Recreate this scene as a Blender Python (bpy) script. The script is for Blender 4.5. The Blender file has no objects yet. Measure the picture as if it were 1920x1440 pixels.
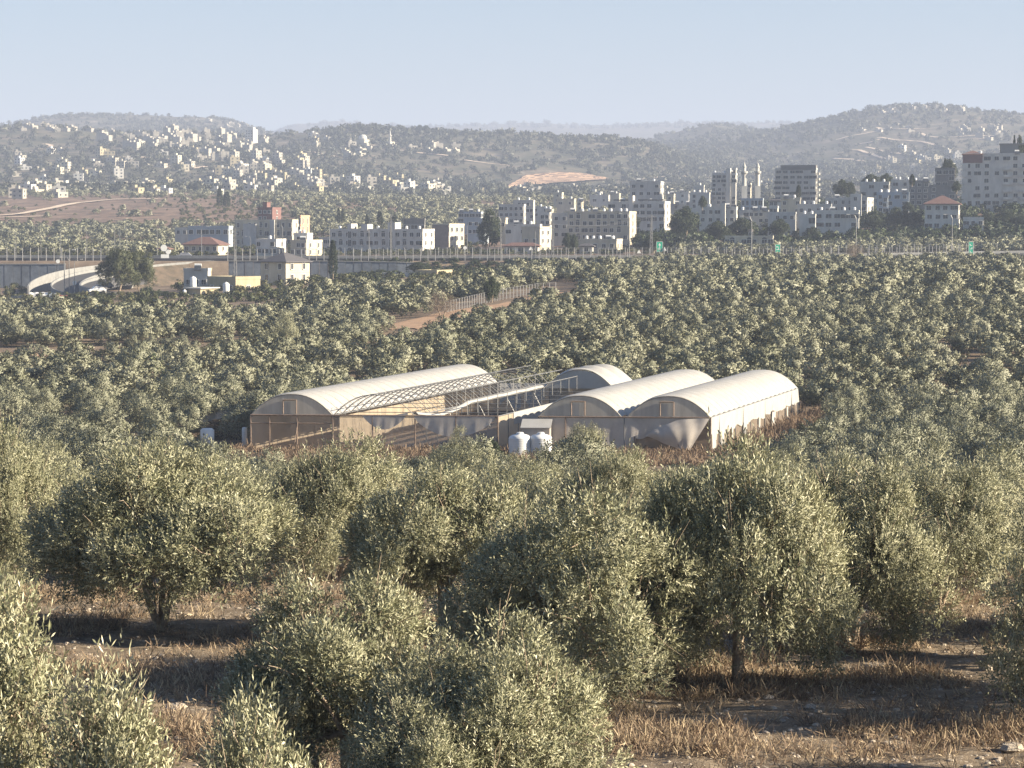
import bpy, math, random
import numpy as np
from mathutils import Vector, Matrix

# ------------------------------------------------------------------ camera, world, sun
SC = bpy.context.scene
COL = SC.collection
F = 5000.0                       # focal length in photograph pixels (1920 wide)
HOR = 430.0                      # row of eye level
TT = (720 - HOR) / F
TH = math.atan(TT)
CAMZ = 21.0
cam = bpy.data.cameras.new('camera'); camo = bpy.data.objects.new('camera', cam); COL.objects.link(camo)
cam.sensor_width = 36; cam.lens = F / 1920 * 36; cam.clip_end = 60000; cam.clip_start = 0.5
camo.location = (0, 0, CAMZ); camo.rotation_euler = (math.pi / 2 - TH, 0, 0)
SC.camera = camo

SUN_EL = math.radians(21); SUN_AZ = math.radians(98)      # azimuth clockwise from the view direction
w = bpy.data.worlds.new('World'); SC.world = w; w.use_nodes = True
nt = w.node_tree; bg = nt.nodes['Background']
sky = nt.nodes.new('ShaderNodeTexSky'); sky.sky_type = 'NISHITA'; sky.sun_disc = False
sky.sun_elevation = SUN_EL; sky.sun_rotation = SUN_AZ
sky.air_density = 1.0; sky.dust_density = 1.1; sky.ozone_density = 3.5; sky.altitude = 300
wb = nt.nodes.new('ShaderNodeMix'); wb.data_type = 'RGBA'; wb.blend_type = 'MULTIPLY'; wb.inputs[0].default_value = 1; wb.inputs[7].default_value = (0.885, 0.975, 1.055, 1)   # white balance of the picture
nt.links.new(sky.outputs[0], wb.inputs[6]); nt.links.new(wb.outputs[2], bg.inputs[0]); bg.inputs[1].default_value = 0.0425
sl = bpy.data.lights.new('sun', 'SUN'); sl.energy = 5.0; sl.angle = math.radians(0.55); sl.color = (1.0, 0.865, 0.655)
so = bpy.data.objects.new('sun', sl); COL.objects.link(so)
sdir = Vector((math.sin(SUN_AZ) * math.cos(SUN_EL), math.cos(SUN_AZ) * math.cos(SUN_EL), math.sin(SUN_EL)))
so.rotation_euler = sdir.to_track_quat('Z', 'Y').to_euler()
SC.view_settings.view_transform = 'Standard'; SC.view_settings.look = 'None'
SC.view_settings.exposure = 1.74; SC.view_settings.gamma = 1.0
SC.render.engine = 'CYCLES'
SC.cycles.max_bounces = 6; SC.cycles.diffuse_bounces = 2; SC.cycles.transparent_max_bounces = 12
SC.cycles.volume_bounces = 0

rnd = random.Random(7)
nr = np.random.RandomState(11)
HAZE_D = 1.6e-4

# ------------------------------------------------------------------ helpers: photograph pixel <-> place
def P(px, row, Y):
    u = (px - 960) / F; v = (row - 720) / F
    t = Y / (math.cos(TH) - v * math.sin(TH))
    return Vector((u * t, Y, CAMZ - t * (math.sin(TH) + v * math.cos(TH))))
def rowz(row, Y):
    v = (row - 720) / F
    return CAMZ - Y * (v + TT) / (1 - v * TT)
def pxx(px, Y): return (px - 960) / F * Y / math.cos(TH)

# ------------------------------------------------------------------ materials
def new_mat(name):
    m = bpy.data.materials.new(name); m.use_nodes = True
    return m, m.node_tree, m.node_tree.nodes['Principled BSDF']
def mat(name, col, rough=0.8, var=0.15, scale=2.0, bump=0.0, metal=0.0, spec=0.3, col2=None, detail=6, stretch=None):
    m, t, b = new_mat(name)
    b.inputs['Roughness'].default_value = rough; b.inputs['Metallic'].default_value = metal
    b.inputs['Specular IOR Level'].default_value = spec
    tc = t.nodes.new('ShaderNodeTexCoord'); n = t.nodes.new('ShaderNodeTexNoise')
    n.inputs['Scale'].default_value = scale; n.inputs['Detail'].default_value = detail; n.inputs['Roughness'].default_value = 0.65
    if stretch:
        mp = t.nodes.new('ShaderNodeMapping'); mp.inputs['Scale'].default_value = stretch
        t.links.new(tc.outputs['Object'], mp.inputs[0]); t.links.new(mp.outputs[0], n.inputs['Vector'])
    else: t.links.new(tc.outputs['Object'], n.inputs['Vector'])
    r = t.nodes.new('ShaderNodeValToRGB'); r.color_ramp.elements[0].position = 0.32; r.color_ramp.elements[1].position = 0.68
    c2 = col2 if col2 else [c * (1 - var) for c in col]
    c1 = col if col2 else [min(1, c * (1 + var)) for c in col]
    r.color_ramp.elements[0].color = (*c2, 1); r.color_ramp.elements[1].color = (*c1, 1)
    t.links.new(n.outputs['Fac'], r.inputs[0]); t.links.new(r.outputs[0], b.inputs['Base Color'])
    if bump:
        bp = t.nodes.new('ShaderNodeBump'); bp.inputs['Strength'].default_value = bump; bp.inputs['Distance'].default_value = 0.1
        t.links.new(n.outputs['Fac'], bp.inputs['Height']); t.links.new(bp.outputs[0], b.inputs['Normal'])
    return m
def leaf_mat(name, stops, under=None, trans=0.25, rough=0.55):
    """leaves: one tint per leaf from the 'tint' attribute, paler undersides, some light through the blade"""
    m, t, b = new_mat(name)
    a = t.nodes.new('ShaderNodeAttribute'); a.attribute_name = 'tint'
    r = t.nodes.new('ShaderNodeValToRGB'); cr = r.color_ramp
    while len(cr.elements) < len(stops): cr.elements.new(0.5)
    for e, (p, c) in zip(cr.elements, stops): e.position = p; e.color = (*c, 1)
    t.links.new(a.outputs['Fac'], r.inputs[0])
    src = r.outputs[0]
    if under:
        g = t.nodes.new('ShaderNodeNewGeometry'); mx = t.nodes.new('ShaderNodeMix'); mx.data_type = 'RGBA'
        mx.inputs[7].default_value = (*under, 1)
        ml = t.nodes.new('ShaderNodeMath'); ml.operation = 'MULTIPLY'; ml.inputs[1].default_value = 0.75
        t.links.new(g.outputs['Backfacing'], ml.inputs[0]); t.links.new(ml.outputs[0], mx.inputs[0])
        t.links.new(src, mx.inputs[6]); src = mx.outputs[2]
    t.links.new(src, b.inputs['Base Color']); b.inputs['Roughness'].default_value = rough
    b.inputs['Specular IOR Level'].default_value = 0.35
    tr = t.nodes.new('ShaderNodeBsdfTranslucent'); ms = t.nodes.new('ShaderNodeMixShader'); ms.inputs[0].default_value = trans
    t.links.new(src, tr.inputs[0]); t.links.new(b.outputs[0], ms.inputs[1]); t.links.new(tr.outputs[0], ms.inputs[2])
    t.links.new(ms.outputs[0], t.nodes['Material Output'].inputs[0])
    return m
def film_mat(name, col, transp=0.0, trans=0.4, scale=1.5, var=0.12, stretch=None):
    m = mat(name, col, 0.55, var, scale, stretch=stretch)
    t = m.node_tree; b = t.nodes['Principled BSDF']; out = t.nodes['Material Output']
    tr = t.nodes.new('ShaderNodeBsdfTranslucent'); tr.inputs[0].default_value = (*col, 1)
    ms = t.nodes.new('ShaderNodeMixShader'); ms.inputs[0].default_value = trans
    t.links.new(b.outputs[0], ms.inputs[1]); t.links.new(tr.outputs[0], ms.inputs[2])
    o = ms.outputs[0]
    if transp:
        tp = t.nodes.new('ShaderNodeBsdfTransparent'); m2 = t.nodes.new('ShaderNodeMixShader'); m2.inputs[0].default_value = transp
        t.links.new(o, m2.inputs[1]); t.links.new(tp.outputs[0], m2.inputs[2]); o = m2.outputs[0]
    t.links.new(o, out.inputs[0])
    return m

M = {}
M['olive'] = leaf_mat('olive_leaves', [(0, (0.07, 0.082, 0.042)), (0.45, (0.22, 0.22, 0.13)), (0.8, (0.42, 0.405, 0.27)), (1, (0.66, 0.63, 0.47))], under=(0.36, 0.35, 0.24), trans=0.07)
M['olive_far'] = leaf_mat('olive_foliage', [(0, (0.10, 0.115, 0.07)), (0.45, (0.215, 0.22, 0.15)), (0.8, (0.30, 0.30, 0.215)), (1, (0.38, 0.37, 0.28))], trans=0.08)
M['dark_leaf'] = leaf_mat('dark_foliage', [(0, (0.022, 0.035, 0.018)), (0.6, (0.05, 0.068, 0.03)), (1, (0.09, 0.105, 0.045))], trans=0.15)
M['pine_leaf'] = leaf_mat('pine_foliage', [(0, (0.03, 0.045, 0.02)), (0.6, (0.08, 0.09, 0.035)), (1, (0.16, 0.15, 0.07))], trans=0.12)
M['grey_twigs'] = leaf_mat('bare_twigs', [(0, (0.13, 0.10, 0.075)), (1, (0.24, 0.19, 0.14))], trans=0.1)
M['shrub'] = leaf_mat('hill_scrub', [(0, (0.03, 0.04, 0.028)), (0.6, (0.07, 0.075, 0.048)), (1, (0.11, 0.11, 0.07))], trans=0.1)
M['cactus'] = leaf_mat('cactus_pads', [(0, (0.07, 0.10, 0.035)), (1, (0.17, 0.20, 0.08))], trans=0.0)
M['dry'] = leaf_mat('dry_grass', [(0, (0.10, 0.07, 0.05)), (0.5, (0.23, 0.165, 0.115)), (1, (0.48, 0.39, 0.26))], trans=0.25, rough=0.8)
M['bark'] = mat('olive_bark', (0.46, 0.37, 0.28), 0.9, 0.35, 9, bump=0.6, col2=(0.17, 0.13, 0.095))
M['soil_stone'] = mat('limestone', (0.50, 0.44, 0.36), 0.9, 0.3, 5, bump=0.5, col2=(0.26, 0.21, 0.165))
M['stone_white'] = mat('white_render', (0.53, 0.515, 0.475), 0.85, 0.18, 0.5, stretch=(1, 1, .25), detail=9)
M['stone_cream'] = mat('cream_stone', (0.47, 0.43, 0.34), 0.85, 0.2, 0.5, stretch=(1, 1, .25), detail=9)
M['stone_grey'] = mat('grey_stone', (0.46, 0.45, 0.42), 0.85, 0.2, 0.5, stretch=(1, 1, .25), detail=9)
M['village_stone'] = mat('weathered_village_stone', (0.37, 0.345, 0.295), 0.9, 0.25, 0.3)
M['stone_blue'] = mat('pale_blue_render', (0.34, 0.385, 0.43), 0.85, 0.08, 0.5, stretch=(1, 1, .25), detail=9)
M['stone_brown'] = mat('brown_cladding', (0.21, 0.18, 0.165), 0.8, 0.15, 1)
M['stone_dark'] = mat('dark_block', (0.19, 0.185, 0.18), 0.9, 0.2, 1)
M['peach'] = mat('peach_render', (0.50, 0.31, 0.21), 0.85, 0.10, 1)
M['yellow'] = mat('yellow_render', (0.36, 0.315, 0.21), 0.85, 0.14, 0.8, stretch=(1, 1, .25), detail=9)
M['red'] = mat('dusty_red_render', (0.18, 0.10, 0.09), 0.85, 0.15, 1)
M['tile_red'] = mat('red_roof_tiles', (0.17, 0.10, 0.085), 0.8, 0.2, 1.5)
M['tile_dark'] = mat('dark_roof_tiles', (0.10, 0.095, 0.10), 0.7, 0.2, 1.5)
M['roof_flat'] = mat('flat_roof', (0.40, 0.38, 0.35), 0.9, 0.2, 0.4)
M['glass'] = mat('window_glass', (0.035, 0.04, 0.05), 0.15, 0.3, 0.6, spec=0.6)
M['frame'] = mat('pale_window_frame', (0.62, 0.60, 0.56), 0.7, 0.1, 2)
M['tank'] = mat('white_plastic_tank', (0.66, 0.66, 0.65), 0.45, 0.06, 2)
M['tank_dark'] = mat('black_tank', (0.03, 0.03, 0.032), 0.4, 0.2, 2)
M['metal'] = mat('galvanised_steel', (0.22, 0.22, 0.22), 0.45, 0.15, 5, metal=0.4)
M['rust'] = mat('dull_brown_steel', (0.20, 0.15, 0.12), 0.7, 0.3, 5)
M['concrete'] = mat('concrete', (0.24, 0.24, 0.235), 0.9, 0.15, 0.6, bump=0.2)
M['asphalt'] = mat('asphalt', (0.075, 0.075, 0.08), 0.9, 0.2, 0.5)
M['paint'] = mat('white_road_paint', (0.75, 0.75, 0.72), 0.7, 0.05, 2)
M['sign_green'] = mat('green_sign', (0.02, 0.36, 0.23), 0.5, 0.06, 2)
M['black'] = mat('black_rubber', (0.02, 0.02, 0.02), 0.8, 0.1, 2)
M['track'] = mat('bare_orange_earth', (0.46, 0.30, 0.185), 0.95, 0.25, 0.4, bump=0.3, col2=(0.29, 0.185, 0.12))
M['track_pale'] = mat('pale_dirt_road', (0.66, 0.53, 0.40), 0.95, 0.15, 0.2)
M['terrace'] = mat('orange_cut_rock', (0.70, 0.47, 0.29), 0.95, 0.25, 0.06, col2=(0.50, 0.32, 0.2))
M['cover'] = film_mat('white_polythene', (0.46, 0.45, 0.43), 0, 0.2, 0.8, 0.09)
M['gable'] = film_mat('dusty_polythene', (0.62, 0.58, 0.52), 0.0, 0.45, 2.2, 0.22, stretch=(1, 1, 0.12))
M['front_film'] = film_mat('grey_polythene', (0.58, 0.53, 0.48), 0.0, 0.35, 0.7, 0.2)
M['netting'] = film_mat('insect_net', (0.52, 0.43, 0.35), 0.50, 0.45, 0.6, 0.15)
M['tan_net'] = film_mat('tan_net', (0.58, 0.48, 0.36), 0.12, 0.4, 0.7, 0.18)
M['black_net'] = film_mat('black_shade_net', (0.02, 0.02, 0.022), 0.12, 0.2, 1, 0.2)

# ------------------------------------------------------------------ mesh builder
class MB:
    def __init__(s): s.v = []; s.f = []; s.m = []; s.n = 0
    def add(s, verts, faces, mi=0):
        s.v.extend([tuple(p) for p in verts]); s.f.extend([tuple(i + s.n for i in f) for f in faces]); s.m.extend([mi] * len(faces)); s.n += len(verts)
    def box(s, x0, x1, y0, y1, z0, z1, mi=0):
        v = [(x0, y0, z0), (x1, y0, z0), (x1, y1, z0), (x0, y1, z0), (x0, y0, z1), (x1, y0, z1), (x1, y1, z1), (x0, y1, z1)]
        s.add(v, [(0, 3, 2, 1), (4, 5, 6, 7), (0, 1, 5, 4), (1, 2, 6, 5), (2, 3, 7, 6), (3, 0, 4, 7)], mi)
    def tube(s, pts, rad, n=6, mi=0, cap=True):
        pts = [Vector(p) for p in pts]
        if not hasattr(rad, '__len__'): rad = [rad] * len(pts)
        V = []; d0 = None
        for i, p in enumerate(pts):
            d = (pts[min(i + 1, len(pts) - 1)] - pts[max(i - 1, 0)]).normalized()
            a = Vector((0, 0, 1)) if abs(d.z) < 0.9 else Vector((1, 0, 0))
            u = d.cross(a).normalized(); vv = d.cross(u)
            if d0 is not None:
                u = (d0 - d * d0.dot(d)).normalized(); vv = d.cross(u)
            d0 = u
            for k in range(n):
                t = 2 * math.pi * k / n; V.append(p + (u * math.cos(t) + vv * math.sin(t)) * rad[i])
        Fc = []
        for i in range(len(pts) - 1):
            for k in range(n): Fc.append((i * n + k, i * n + (k + 1) % n, (i + 1) * n + (k + 1) % n, (i + 1) * n + k))
        if cap: Fc.append(tuple(range(n))); Fc.append(tuple((len(pts) - 1) * n + k for k in reversed(range(n))))
        s.add(V, Fc, mi)
    def lathe(s, prof, n=16, c=(0, 0, 0), mi=0):
        V = []; Fc = []
        for r, z in prof:
            for k in range(n):
                t = 2 * math.pi * k / n; V.append((c[0] + r * math.cos(t), c[1] + r * math.sin(t), c[2] + z))
        for i in range(len(prof) - 1):
            for k in range(n): Fc.append((i * n + k, i * n + (k + 1) % n, (i + 1) * n + (k + 1) % n, (i + 1) * n + k))
        Fc.append(tuple(reversed(range(n)))); Fc.append(tuple((len(prof) - 1) * n + k for k in range(n)))
        s.add(V, Fc, mi)
    def grid(s, fn, nu, nv, mi=0):
        V = [fn(i / nu, j / nv) for i in range(nu + 1) for j in range(nv + 1)]
        Fc = [(i * (nv + 1) + j, (i + 1) * (nv + 1) + j, (i + 1) * (nv + 1) + j + 1, i * (nv + 1) + j + 1) for i in range(nu) for j in range(nv)]
        s.add(V, Fc, mi)
    def mesh(s, name, mats, smooth=False):
        me = bpy.data.meshes.new(name); me.from_pydata(s.v, [], s.f)
        for m in (mats if isinstance(mats, (list, tuple)) else [mats]): me.materials.append(m)
        me.polygons.foreach_set('material_index', s.m)
        if smooth: me.polygons.foreach_set('use_smooth', [True] * len(me.polygons))
        me.update(); return me
    def build(s, name, mats, parent=None, smooth=False):
        return link(name, s.mesh(name, mats, smooth), parent)
def link(name, me, parent=None, loc=None, rz=None):
    o = bpy.data.objects.new(name, me); COL.objects.link(o)
    if parent: o.parent = parent
    if loc is not None: o.location = loc
    if rz is not None: o.rotation_euler = (0, 0, rz)
    return o
def tag(o, label=None, cat=None, group=None, kind=None):
    if label: o['label'] = label
    if cat: o['category'] = cat
    if group: o['group'] = group
    if kind: o['kind'] = kind
    return o
def thing(name, label, cat, loc, rz=0, group=None, scale=None):
    o = bpy.data.objects.new(name, None); COL.objects.link(o); o.empty_display_size = 0.2
    o.location = loc; o.rotation_euler = (0, 0, rz)
    if scale: o.scale = scale
    return tag(o, label, cat, group)
def np_mesh(name, V, nper, tint=None, mat_=None, mats=None, midx=None):
    """V: (nfaces*nper, 3) loose faces of nper corners"""
    nv = len(V); nf = nv // nper
    me = bpy.data.meshes.new(name)
    me.vertices.add(nv); me.vertices.foreach_set('co', np.ascontiguousarray(V, dtype=np.float32).ravel())
    me.loops.add(nv); me.loops.foreach_set('vertex_index', np.arange(nv, dtype=np.int32))
    me.polygons.add(nf); me.polygons.foreach_set('loop_start', np.arange(0, nv, nper, dtype=np.int32))
    if midx is not None: me.polygons.foreach_set('material_index', midx.astype(np.int32))
    for mm in (mats or [mat_]): me.materials.append(mm)
    me.update(calc_edges=True)
    if tint is not None:
        at = me.attributes.new('tint', 'FLOAT', 'FACE'); at.data.foreach_set('value', tint.astype(np.float32))
    return me
ORD = ['zeroth', 'first', 'second', 'third', 'fourth', 'fifth', 'sixth', 'seventh', 'eighth', 'ninth', 'tenth', 'eleventh', 'twelfth']
def nth(n):
    if n < len(ORD): return ORD[n]
    s = 'th' if 10 <= n % 100 <= 20 else {1: 'st', 2: 'nd', 3: 'rd'}.get(n % 10, 'th')
    return '%d%s' % (n, s)

# ------------------------------------------------------------------ value noise
_tab = np.random.RandomState(3).rand(256, 256)
def vnoise(x, y):
    xi = np.floor(x).astype(int); yi = np.floor(y).astype(int); fx = x - xi; fy = y - yi
    fx = fx * fx * (3 - 2 * fx); fy = fy * fy * (3 - 2 * fy)
    a = _tab[xi & 255, yi & 255]; b = _tab[(xi + 1) & 255, yi & 255]; c = _tab[xi & 255, (yi + 1) & 255]; d = _tab[(xi + 1) & 255, (yi + 1) & 255]
    return (a * (1 - fx) + b * fx) * (1 - fy) + (c * (1 - fx) + d * fx) * fy
def fbm(x, y, o=4):
    s = 0; a = 0.5
    for i in range(o): s = s + a * (vnoise(x * 2 ** i + 17 * i, y * 2 ** i + 5 * i) - 0.5); a *= 0.55
    return s

# ------------------------------------------------------------------ terrain
NEARZ = [(3, -2.6), (8, -4.0), (15, -6.0), (27, -8.0), (45, -8.8), (60, -9.0), (70, -9.4), (85, -10.9), (100, -12.5), (130, -15.5), (180, -18.5), (200, -19.3), (235, -20.3), (300, -20.2)]
C13 = [-400, 0, 250, 500, 650, 800, 1000, 1200, 1400, 1600, 1800, 2000, 2400]
FAR = {
 350: [700, 700, 700, 696, 692, 688, 682, 680, 680, 680, 675, 672, 672],
 450: [632, 632, 632, 628, 620, 612, 605, 602, 600, 600, 596, 592, 592],
 550: [592, 592, 590, 584, 572, 560, 550, 548, 545, 543, 540, 535, 535],
 650: [567, 567, 564, 555, 540, 530, 524, 524, 522, 520, 517, 515, 515],
 720: [552, 552, 548, 535, 526, 519, 511, 509, 508, 507, 506, 505, 505],
 781: [540, 540, 535, 528, 519, 514, 507, 504, 503, 502, 501, 500, 500],
 790: [491, 491, 490, 490, 490, 490, 490, 490, 490, 489, 487, 485, 484],
 850: [479, 479, 480, 480, 480, 480, 479, 479, 479, 478, 476, 474, 472],
 950: [476, 476, 476, 475, 475, 474, 472, 465, 458, 450, 442, 434, 430],
 1050: [470, 470, 468, 464, 462, 460, 452, 440, 425, 412, 402, 395, 390],
 1250: [440, 440, 435, 432, 428, 430, 425, 412, 402, 398, 392, 388, 385],
 1500: [404, 404, 398, 398, 402, 406, 403, 396, 390, 386, 383, 380, 380],
 1800: [372, 372, 368, 371, 376, 380, 380, 380, 378, 375, 372, 370, 370],
 2300: [364, 364, 360, 360, 360, 366, 368, 368, 368, 366, 364, 362, 362],
 2700: [322, 322, 318, 326, 332, 340, 345, 350, 352, 350, 345, 342, 342],
 3100: [276, 276, 272, 286, 290, 300, 310, 322, 340, 338, 325, 318, 316],
}
FARD = {
 3500: ([-400, 0, 60, 120, 200, 260, 330, 400, 480, 560, 620, 680, 760, 850, 1000, 1150, 1220, 1300, 1400, 1600, 1800, 2400], [248, 247, 244, 247, 253, 254, 247, 254, 260, 252, 245, 240, 248, 254, 261, 267, 278, 312, 325, 318, 296, 280]),
 4000: ([-400, 800, 1000, 1200, 1400, 1500, 1600, 1800, 1920, 2400], [268, 270, 276, 284, 290, 275, 258, 240, 242, 240]),
 4500: ([-400, 500, 1000, 1200, 1300, 1400, 1480, 1560, 1620, 1680, 1740, 1800, 1860, 1920, 2400], [266, 270, 280, 280, 268, 254, 238, 221, 208, 201, 200, 206, 215, 222, 240]),
 5500: ([-400, -50, 50, 100, 150, 250, 400, 440, 480, 520, 600, 1000, 1180, 1250, 1310, 1345, 1400, 1450, 1520, 2400], [264, 249, 234, 227, 223, 222, 224, 230, 243, 256, 275, 280, 276, 258, 242, 236, 244, 256, 270, 270]),
 7500: ([-400, 2400], [275, 275]),
 10000: ([-400, 480, 540, 620, 700, 780, 860, 1000, 1120, 1200, 1300, 1360, 1460, 1560, 2400], [270, 262, 236, 231, 235, 240, 238, 236, 237, 233, 231, 236, 234, 244, 250]),
 13000: ([-400, 2400], [262, 262]),
}
pxg = np.unique(np.concatenate([np.arange(-3600, -200, 90), np.arange(-200, 2120, 10), np.arange(2120, 5600, 90)])).astype(float)
Yk = []; Zk = []
ker = np.exp(-np.arange(-6, 7) ** 2 / 18.0); ker /= ker.sum()
fine = np.arange(-1000, 3000, 10.0)
def smooth_row(cx, rw, y):
    r = np.interp(fine, cx, rw)
    if y < 3400: r = np.convolve(np.pad(r, 12, 'edge'), np.repeat(ker, 2) / 2, 'same')[12:-12]
    else:
        k = np.exp(-np.arange(-3, 4) ** 2 / 4.0); k /= k.sum(); r = np.convolve(np.pad(r, 6, 'edge'), k, 'same')[6:-6]
    return np.interp(pxg, fine, r)
for y, z in NEARZ: Yk.append(y); Zk.append(np.full(len(pxg), CAMZ + z))
for y in sorted(list(FAR) + list(FARD)):
    cx, rw = (C13, FAR[y]) if y in FAR else FARD[y]
    Yk.append(y); Zk.append(np.array([rowz(r, y) for r in smooth_row(cx, rw, y)]))
Yk = np.log(np.array(Yk, float)); Zk = np.array(Zk)
def pchip(x, y, xi):
    h = np.diff(x)[:, None]; d = np.diff(y, axis=0) / h
    m = np.zeros_like(y)
    w1 = 2 * h[1:] + h[:-1]; w2 = h[1:] + 2 * h[:-1]
    ok = d[:-1] * d[1:] > 0
    with np.errstate(divide='ignore', invalid='ignore'): hm = (w1 + w2) / (w1 / d[:-1] + w2 / d[1:])
    m[1:-1] = np.where(ok, hm, 0); m[0] = d[0]; m[-1] = d[-1]
    k = np.clip(np.searchsorted(x, xi, 'right') - 1, 0, len(x) - 2)
    t = ((xi - x[k]) / (x[k + 1] - x[k]))[:, None]; hh = (x[k + 1] - x[k])[:, None]
    return (1 + 2 * t) * (1 - t) ** 2 * y[k] + t * (1 - t) ** 2 * hh * m[k] + t * t * (3 - 2 * t) * y[k + 1] + t * t * (t - 1) * hh * m[k + 1]
Yg = np.unique(np.concatenate([np.geomspace(3, 40, 50), np.geomspace(40, 75, 90), np.geomspace(75, 781, 190), np.array([781.0, 783.5, 786, 788, 790, 793]), np.geomspace(800, 13000, 300)]))
Zg = pchip(Yk, Zk, np.log(Yg))
XX = (pxg[None, :] - 960) / F * Yg[:, None] / math.cos(TH); YY = np.repeat(Yg[:, None], len(pxg), 1)
amp = np.interp(Yg, [3, 70, 300, 700, 850, 1100, 1800, 2500, 4500, 10000], [0, 0.35, 0.8, 0.6, 0.2, 2.0, 7, 17, 26, 40])[:, None]
wl = np.interp(Yg, [3, 700, 1800, 3000, 10000], [25, 60, 160, 330, 900])[:, None]
mid = (YY > 1000)
Zg = Zg + amp * np.where(mid, fbm(XX / 300.0 + 40, YY / 300.0, 5), fbm(XX / 40.0 + 9, YY / 40.0, 3))
Zg = Zg + np.clip((YY - 2400) / 1000, 0, 1) * 9 * fbm(XX / 60.0, YY / 60.0, 3)
near = np.clip((75 - YY) / 10, 0, 1)
Zg = Zg + near * (0.18 * fbm(XX / 0.7, YY / 0.7, 3) + 0.30 * fbm(XX / 3.0, YY / 3.0, 3))
def G(x, y):
    y = min(max(y, Yg[0]), Yg[-1]); px = 960 + x / y * F * math.cos(TH)
    i = min(max(np.searchsorted(Yg, y) - 1, 0), len(Yg) - 2); j = min(max(np.searchsorted(pxg, px) - 1, 0), len(pxg) - 2)
    a = (y - Yg[i]) / (Yg[i + 1] - Yg[i]); b = min(max((px - pxg[j]) / (pxg[j + 1] - pxg[j]), 0), 1)
    return float((Zg[i, j] * (1 - b) + Zg[i, j + 1] * b) * (1 - a) + (Zg[i + 1, j] * (1 - b) + Zg[i + 1, j + 1] * b) * a)
def GP(px, Y, dz=0):
    x = pxx(px, Y); return Vector((x, Y, G(x, Y) + dz))
def hit(px, row, Y0, Y1):
    """first ground point seen at this pixel between the two distances"""
    n = 160; p = None
    for i in range(n + 1):
        y = Y0 * (Y1 / Y0) ** (i / n); x = pxx(px, y)
        if G(x, y) >= rowz(row, y): p = y; break
    if p is None: return None
    x = pxx(px, p); return Vector((x, p, G(x, p)))
nY, nP = Zg.shape
V = np.stack([XX, YY, Zg], -1).reshape(-1, 3)
ii, jj = np.meshgrid(np.arange(nY - 1), np.arange(nP - 1), indexing='ij')
a = (ii * nP + jj).ravel(); Fq = np.stack([a, a + 1, a + nP + 1, a + nP], -1)
me = bpy.data.meshes.new('ground'); me.vertices.add(len(V)); me.vertices.foreach_set('co', V.astype(np.float32).ravel())
me.loops.add(Fq.size); me.loops.foreach_set('vertex_index', Fq.astype(np.int32).ravel())
me.polygons.add(len(Fq)); me.polygons.foreach_set('loop_start', np.arange(0, Fq.size, 4, dtype=np.int32))
me.update(calc_edges=True); me.polygons.foreach_set('use_smooth', [True] * len(Fq))
def ground_mat():
    m, t, b = new_mat('ground_soil_and_scrub'); N = t.nodes; L = t.links
    g = N.new('ShaderNodeNewGeometry'); sep = N.new('ShaderNodeSeparateXYZ'); L.new(g.outputs['Position'], sep.inputs[0])
    def noise(sc, det=6, ro=0.6):
        n = N.new('ShaderNodeTexNoise'); n.inputs['Scale'].default_value = sc; n.inputs['Detail'].default_value = det; n.inputs['Roughness'].default_value = ro
        L.new(g.outputs['Position'], n.inputs['Vector']); return n.outputs['Fac']
    def ramp(src, stops):
        r = N.new('ShaderNodeValToRGB'); cr = r.color_ramp
        while len(cr.elements) < len(stops): cr.elements.new(0.5)
        for e, (p, c) in zip(cr.elements, stops): e.position = p; e.color = (*c, 1) if len(c) == 3 else c
        L.new(src, r.inputs[0]); return r.outputs[0]
    def mix(f, A, B):
        x = N.new('ShaderNodeMix'); x.data_type = 'RGBA'; L.new(f, x.inputs[0]); L.new(A, x.inputs[6]); L.new(B, x.inputs[7]); return x.outputs[2]
    def rng(src, a0, a1):
        r = N.new('ShaderNodeMapRange'); r.interpolation_type = 'SMOOTHSTEP'; r.inputs[1].default_value = a0; r.inputs[2].default_value = a1; L.new(src, r.inputs[0]); return r.outputs[0]
    near = ramp(noise(2.2, 8, 0.7), [(0.3, (0.10, 0.08, 0.06)), (0.5, (0.21, 0.165, 0.12)), (0.7, (0.34, 0.275, 0.20))])
    stones = ramp(noise(9, 4, 0.6), [(0.60, (0, 0, 0)), (0.68, (1, 1, 1))])
    stc = ramp(noise(30, 2), [(0.3, (0.36, 0.31, 0.26)), (0.7, (0.5, 0.45, 0.38))])
    near = mix(stones, near, stc)
    midc = ramp(noise(0.12, 10, 0.72), [(0.3, (0.10, 0.077, 0.057)), (0.5, (0.20, 0.15, 0.11)), (0.72, (0.32, 0.25, 0.175))])
    brown = ramp(noise(0.07, 12, 0.8), [(0.38, (0.06, 0.055, 0.04)), (0.48, (0.17, 0.12, 0.09)), (0.56, (0.26, 0.175, 0.13)), (0.68, (0.44, 0.34, 0.25))])
    hills = ramp(noise(0.02, 12, 0.78), [(0.36, (0.045, 0.052, 0.035)), (0.48, (0.10, 0.095, 0.065)), (0.58, (0.17, 0.14, 0.105)), (0.68, (0.36, 0.31, 0.24))])
    c = mix(rng(sep.outputs[1], 62, 120), near, midc)
    c = mix(rng(sep.outputs[1], 800, 900), c, brown)
    c = mix(rng(sep.outputs[1], 1900, 2350), c, hills)
    L.new(c, b.inputs['Base Color']); b.inputs['Roughness'].default_value = 0.95; b.inputs['Specular IOR Level'].default_value = 0.15
    bp = N.new('ShaderNodeBump'); bp.inputs['Strength'].default_value = 0.9; bp.inputs['Distance'].default_value = 0.12
    L.new(noise(3.5, 8, 0.75), bp.inputs['Height']); L.new(bp.outputs[0], b.inputs['Normal'])
    return m
me.materials.append(ground_mat())
tag(link('ground', me), kind='structure')

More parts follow.
